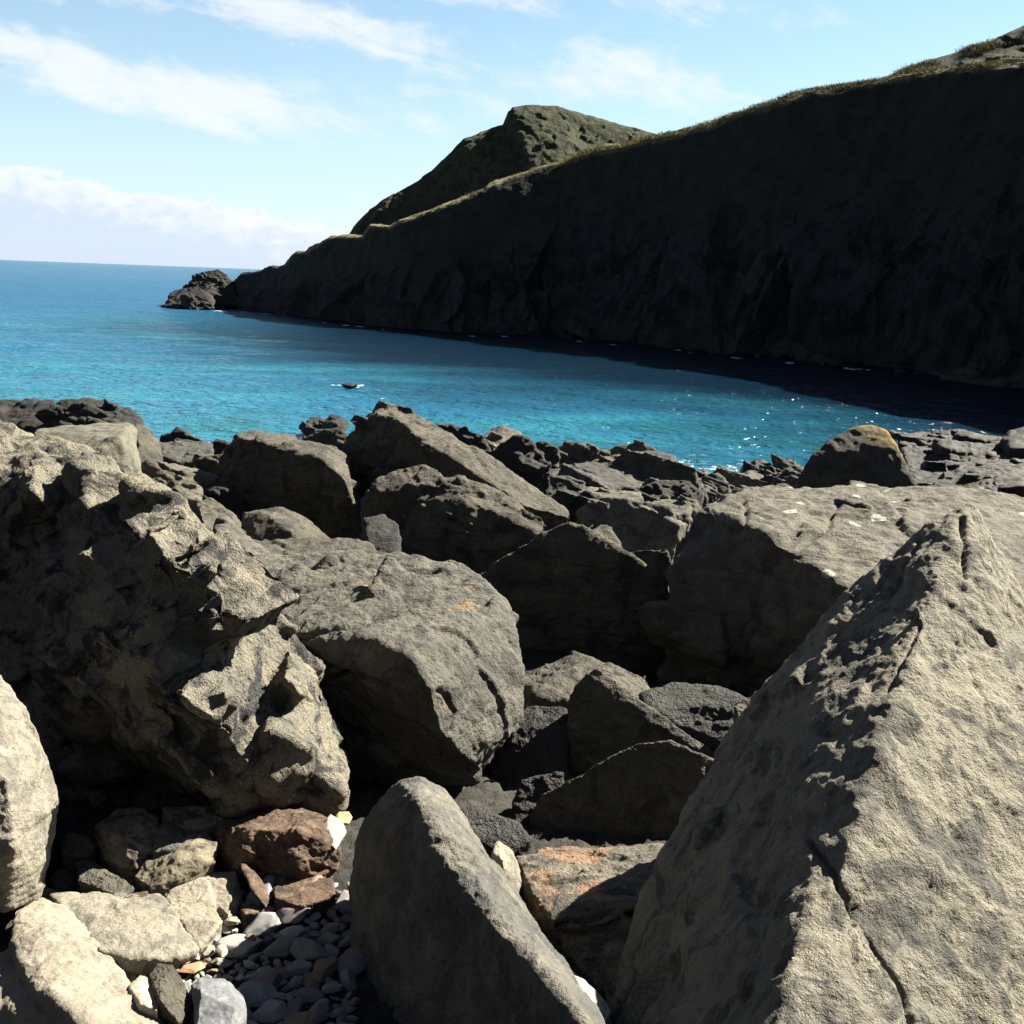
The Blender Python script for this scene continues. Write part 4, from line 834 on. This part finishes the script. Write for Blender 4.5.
# second crest at the upper right
def hill(name, outline, Ytop, depth, zb, mat, n=420, m=160, amp=1.0, back=60, x_back=.4, lean=.0, Yslope=0.0):
    a = np.array(outline, float); xs = np.linspace(a[0, 0], a[-1, 0], n); ry = np.interp(xs, a[:, 0], a[:, 1])
    P = np.zeros((n, m + 40, 3)); VV = np.zeros((n, m + 40))
    for i, x in enumerate(xs):
        T = at(x, ry[i], Ytop + Yslope * (x - a[:, 0].mean()))
        k = np.linspace(0, 1, m); dz = T[2] - zb
        s_ = 1 - (1 - k) ** 1.25
        P[i, :m, 1] = T[1] - depth * (1 - k); P[i, :m, 0] = T[0] - depth * lean * (1 - k)
        P[i, :m, 2] = zb + dz * s_ - 0; VV[i, :m] = k
        q = np.linspace(0, 1, 41)[1:]
        P[i, m:, 0] = T[0] + q * back * x_back; P[i, m:, 1] = T[1] + q * back; P[i, m:, 2] = T[2] - q ** 1.4 * dz * .8; VV[i, m:] = 1
    Q = P.reshape(-1, 3); N = np.cross(np.gradient(P, axis=0), np.gradient(P, axis=1)).reshape(-1, 3)
    N /= np.linalg.norm(N, axis=1)[:, None] + 1e-9; N *= -1 if N[:, 2].mean() < 0 else 1
    ks = VV.reshape(-1); edge = .3 + .7 * np.clip((1 - ks) / .1, 0, 1)
    pl, _ = cells(Q / 8, 21); pl2, _ = cells(Q / 2.5, 22)
    Q = Q + N * ((fbm(Q / 14, 20, 5) * 2.2 + pl * .5 + pl2 * .35 + fbm(Q / 1.2, 23, 3) * .35) * amp * edge)[:, None]
    me = grid_mesh(name, Q.reshape(n, m + 40, 3), mat)
    at_ = me.attributes.new('v', 'FLOAT', 'POINT'); at_.data.foreach_set('value', np.clip(.35 + ks * .57, 0, .92).astype(np.float32))
    o = link(name, me); tag(o, kind='structure'); return Q.reshape(n, m + 40, 3)
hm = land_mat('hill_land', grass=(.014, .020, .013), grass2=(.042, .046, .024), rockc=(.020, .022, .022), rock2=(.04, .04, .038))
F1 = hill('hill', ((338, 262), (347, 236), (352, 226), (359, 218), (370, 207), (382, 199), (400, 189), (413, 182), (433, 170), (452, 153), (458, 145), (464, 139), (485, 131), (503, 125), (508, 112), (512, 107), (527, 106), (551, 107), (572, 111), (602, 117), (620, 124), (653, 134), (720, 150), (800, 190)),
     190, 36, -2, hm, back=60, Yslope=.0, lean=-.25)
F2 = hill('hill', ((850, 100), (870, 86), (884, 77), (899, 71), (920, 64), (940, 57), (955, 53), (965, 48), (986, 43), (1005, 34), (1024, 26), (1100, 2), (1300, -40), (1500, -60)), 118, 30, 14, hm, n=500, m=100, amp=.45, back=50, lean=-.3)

# ------------------------------------------------------------------ foam where the swell touches the rocks
def build_foam():
    fm, ft, fb = new_mat('sea_foam'); fb.inputs['Base Color'].default_value = (.30, .34, .35, 1); fb.inputs['Roughness'].default_value = .7
    rs = np.random.RandomState(4); V = []; Fc = []
    spots = [(x, np.interp(x, [a for a, b in HB], [b for a, b in HB]) + rs.uniform(.5, 3.0), rs.uniform(1.5, 9), 1) for x in rs.uniform(215, 880, 26)]
    spots += [(352 + rs.normal() * 8, 385 + rs.normal() * .8, rs.uniform(2, 6), 1) for _ in range(16)]
    spots += [(rs.uniform(655, 800), 0, rs.uniform(2, 8), 2) for _ in range(60)]
    for x, y, w, k_ in spots:
        if k_ == 2: y = 456 + (x - 655) * .075 + rs.uniform(0, 14)
        p = at_z(x, y, .07); ww = w / F * p[1]; k = len(V); n_ = 12
        V.append(p)
        for i in range(n_):
            a = i * 2 * math.pi / n_; r_ = rs.uniform(.35, 1.1)
            V.append(p + np.array([math.cos(a) * ww * r_, math.sin(a) * ww * r_ * (.5 + 1.2 * (p[1] > 60)), -.03]))
        Fc += [(k, k + 1 + i, k + 1 + (i + 1) % n_) for i in range(n_)]
    o = link('foam', mesh_from('foam', V, Fc, fm)); tag(o, 'thin white foam where the swell breaks on rocks', 'foam', kind='stuff')
build_foam()

# ------------------------------------------------------------------ rough grass along the crests
def grass_band(name, P, cols, rows, count, hgt, seed, mat):
    rs = np.random.RandomState(seed); V = []; Fc = []
    ii = rs.randint(cols[0], cols[1], count); jj = rs.randint(rows[0], rows[1], count)
    patch = vnoise(P[ii, jj] / 3.0, 77)
    for i, j, pt in zip(ii, jj, patch):
        if pt < -.15: continue
        p = P[i, j]
        for _ in range(8):
            b = p + np.array([rs.normal() * .35, rs.normal() * .35, -.06]); h = hgt * rs.uniform(.4, 1.2) * (.7 + pt)
            l = np.array([rs.normal() * .12, rs.normal() * .12, h]); a = rs.uniform(0, 3.14); w = np.array([math.cos(a), math.sin(a), 0]) * .022
            k = len(V); V += [b - w, b + w, b + l * .6 + w * .8, b + l]; Fc += [(k, k + 1, k + 2), (k, k + 2, k + 3)]
    me = mesh_from(name, V, Fc, mat, False); o = link('grass', me); tag(o, 'rough dry grass along the crest of the headland' if seed == 1 else 'rough dry grass along the upper right skyline', 'grass', kind='stuff')
gm, gt, gb = new_mat('dry_grass')
gp = gt.nodes.new('ShaderNodeNewGeometry').outputs['Position']
gb_c = mixc(gt, noise(gt, gp, .8, 6, .6).ss(.38, .62), (.05, .055, .025), (.20, .175, .08))
gt.links.new(gb_c.k, gb.inputs['Base Color']); gb.inputs['Roughness'].default_value = .9; gb.inputs['Specular IOR Level'].default_value = .1
grass_band('crest_grass', Hq, (235, 760), (226, 256), 16000, .17, 1, gm)
grass_band('skyline_grass', F2, (10, 200), (92, 108), 6000, .24, 2, gm)

# ------------------------------------------------------------------ unseen land added behind and left of the camera to block skylight
def build_sky_blocker():
    n, m = 160, 40; P = np.zeros((n, m, 3))
    for i in range(n):
        a = R(118 + 192 * i / (n - 1)); rad = 15 + 4 * math.sin(i * .13)
        for j in range(m):
            k = j / (m - 1); r_ = rad + 7 * k ** 1.3
            P[i, j] = (math.sin(a) * r_, math.cos(a) * r_, 1.0 + 11 * k)
    Q = P.reshape(-1, 3); pl, _ = cells(Q / 4, 2); pl2, _ = cells(Q / 1.5, 3)
    Q = Q + (Q - np.array([0, 0, 5])) / 14 * (pl * 1.2 + pl2 * .5)[:, None]
    me = grid_mesh('sky_blocker_cliff', Q.reshape(n, m, 3), hm_back)
    a = me.attributes.new('v', 'FLOAT', 'POINT'); a.data.foreach_set('value', np.tile(np.linspace(0, 1, m), n).astype(np.float32))
    o = link('sky_blocker_cliff', me); tag(o, kind='structure')
hm_back = land_mat('sky_blocker_land')
build_sky_blocker()

scene.render.engine = 'CYCLES'
scene.cycles.max_bounces = 4; scene.cycles.diffuse_bounces = 1; scene.cycles.glossy_bounces = 2
scene.render.resolution_x = 1024; scene.render.resolution_y = 1024
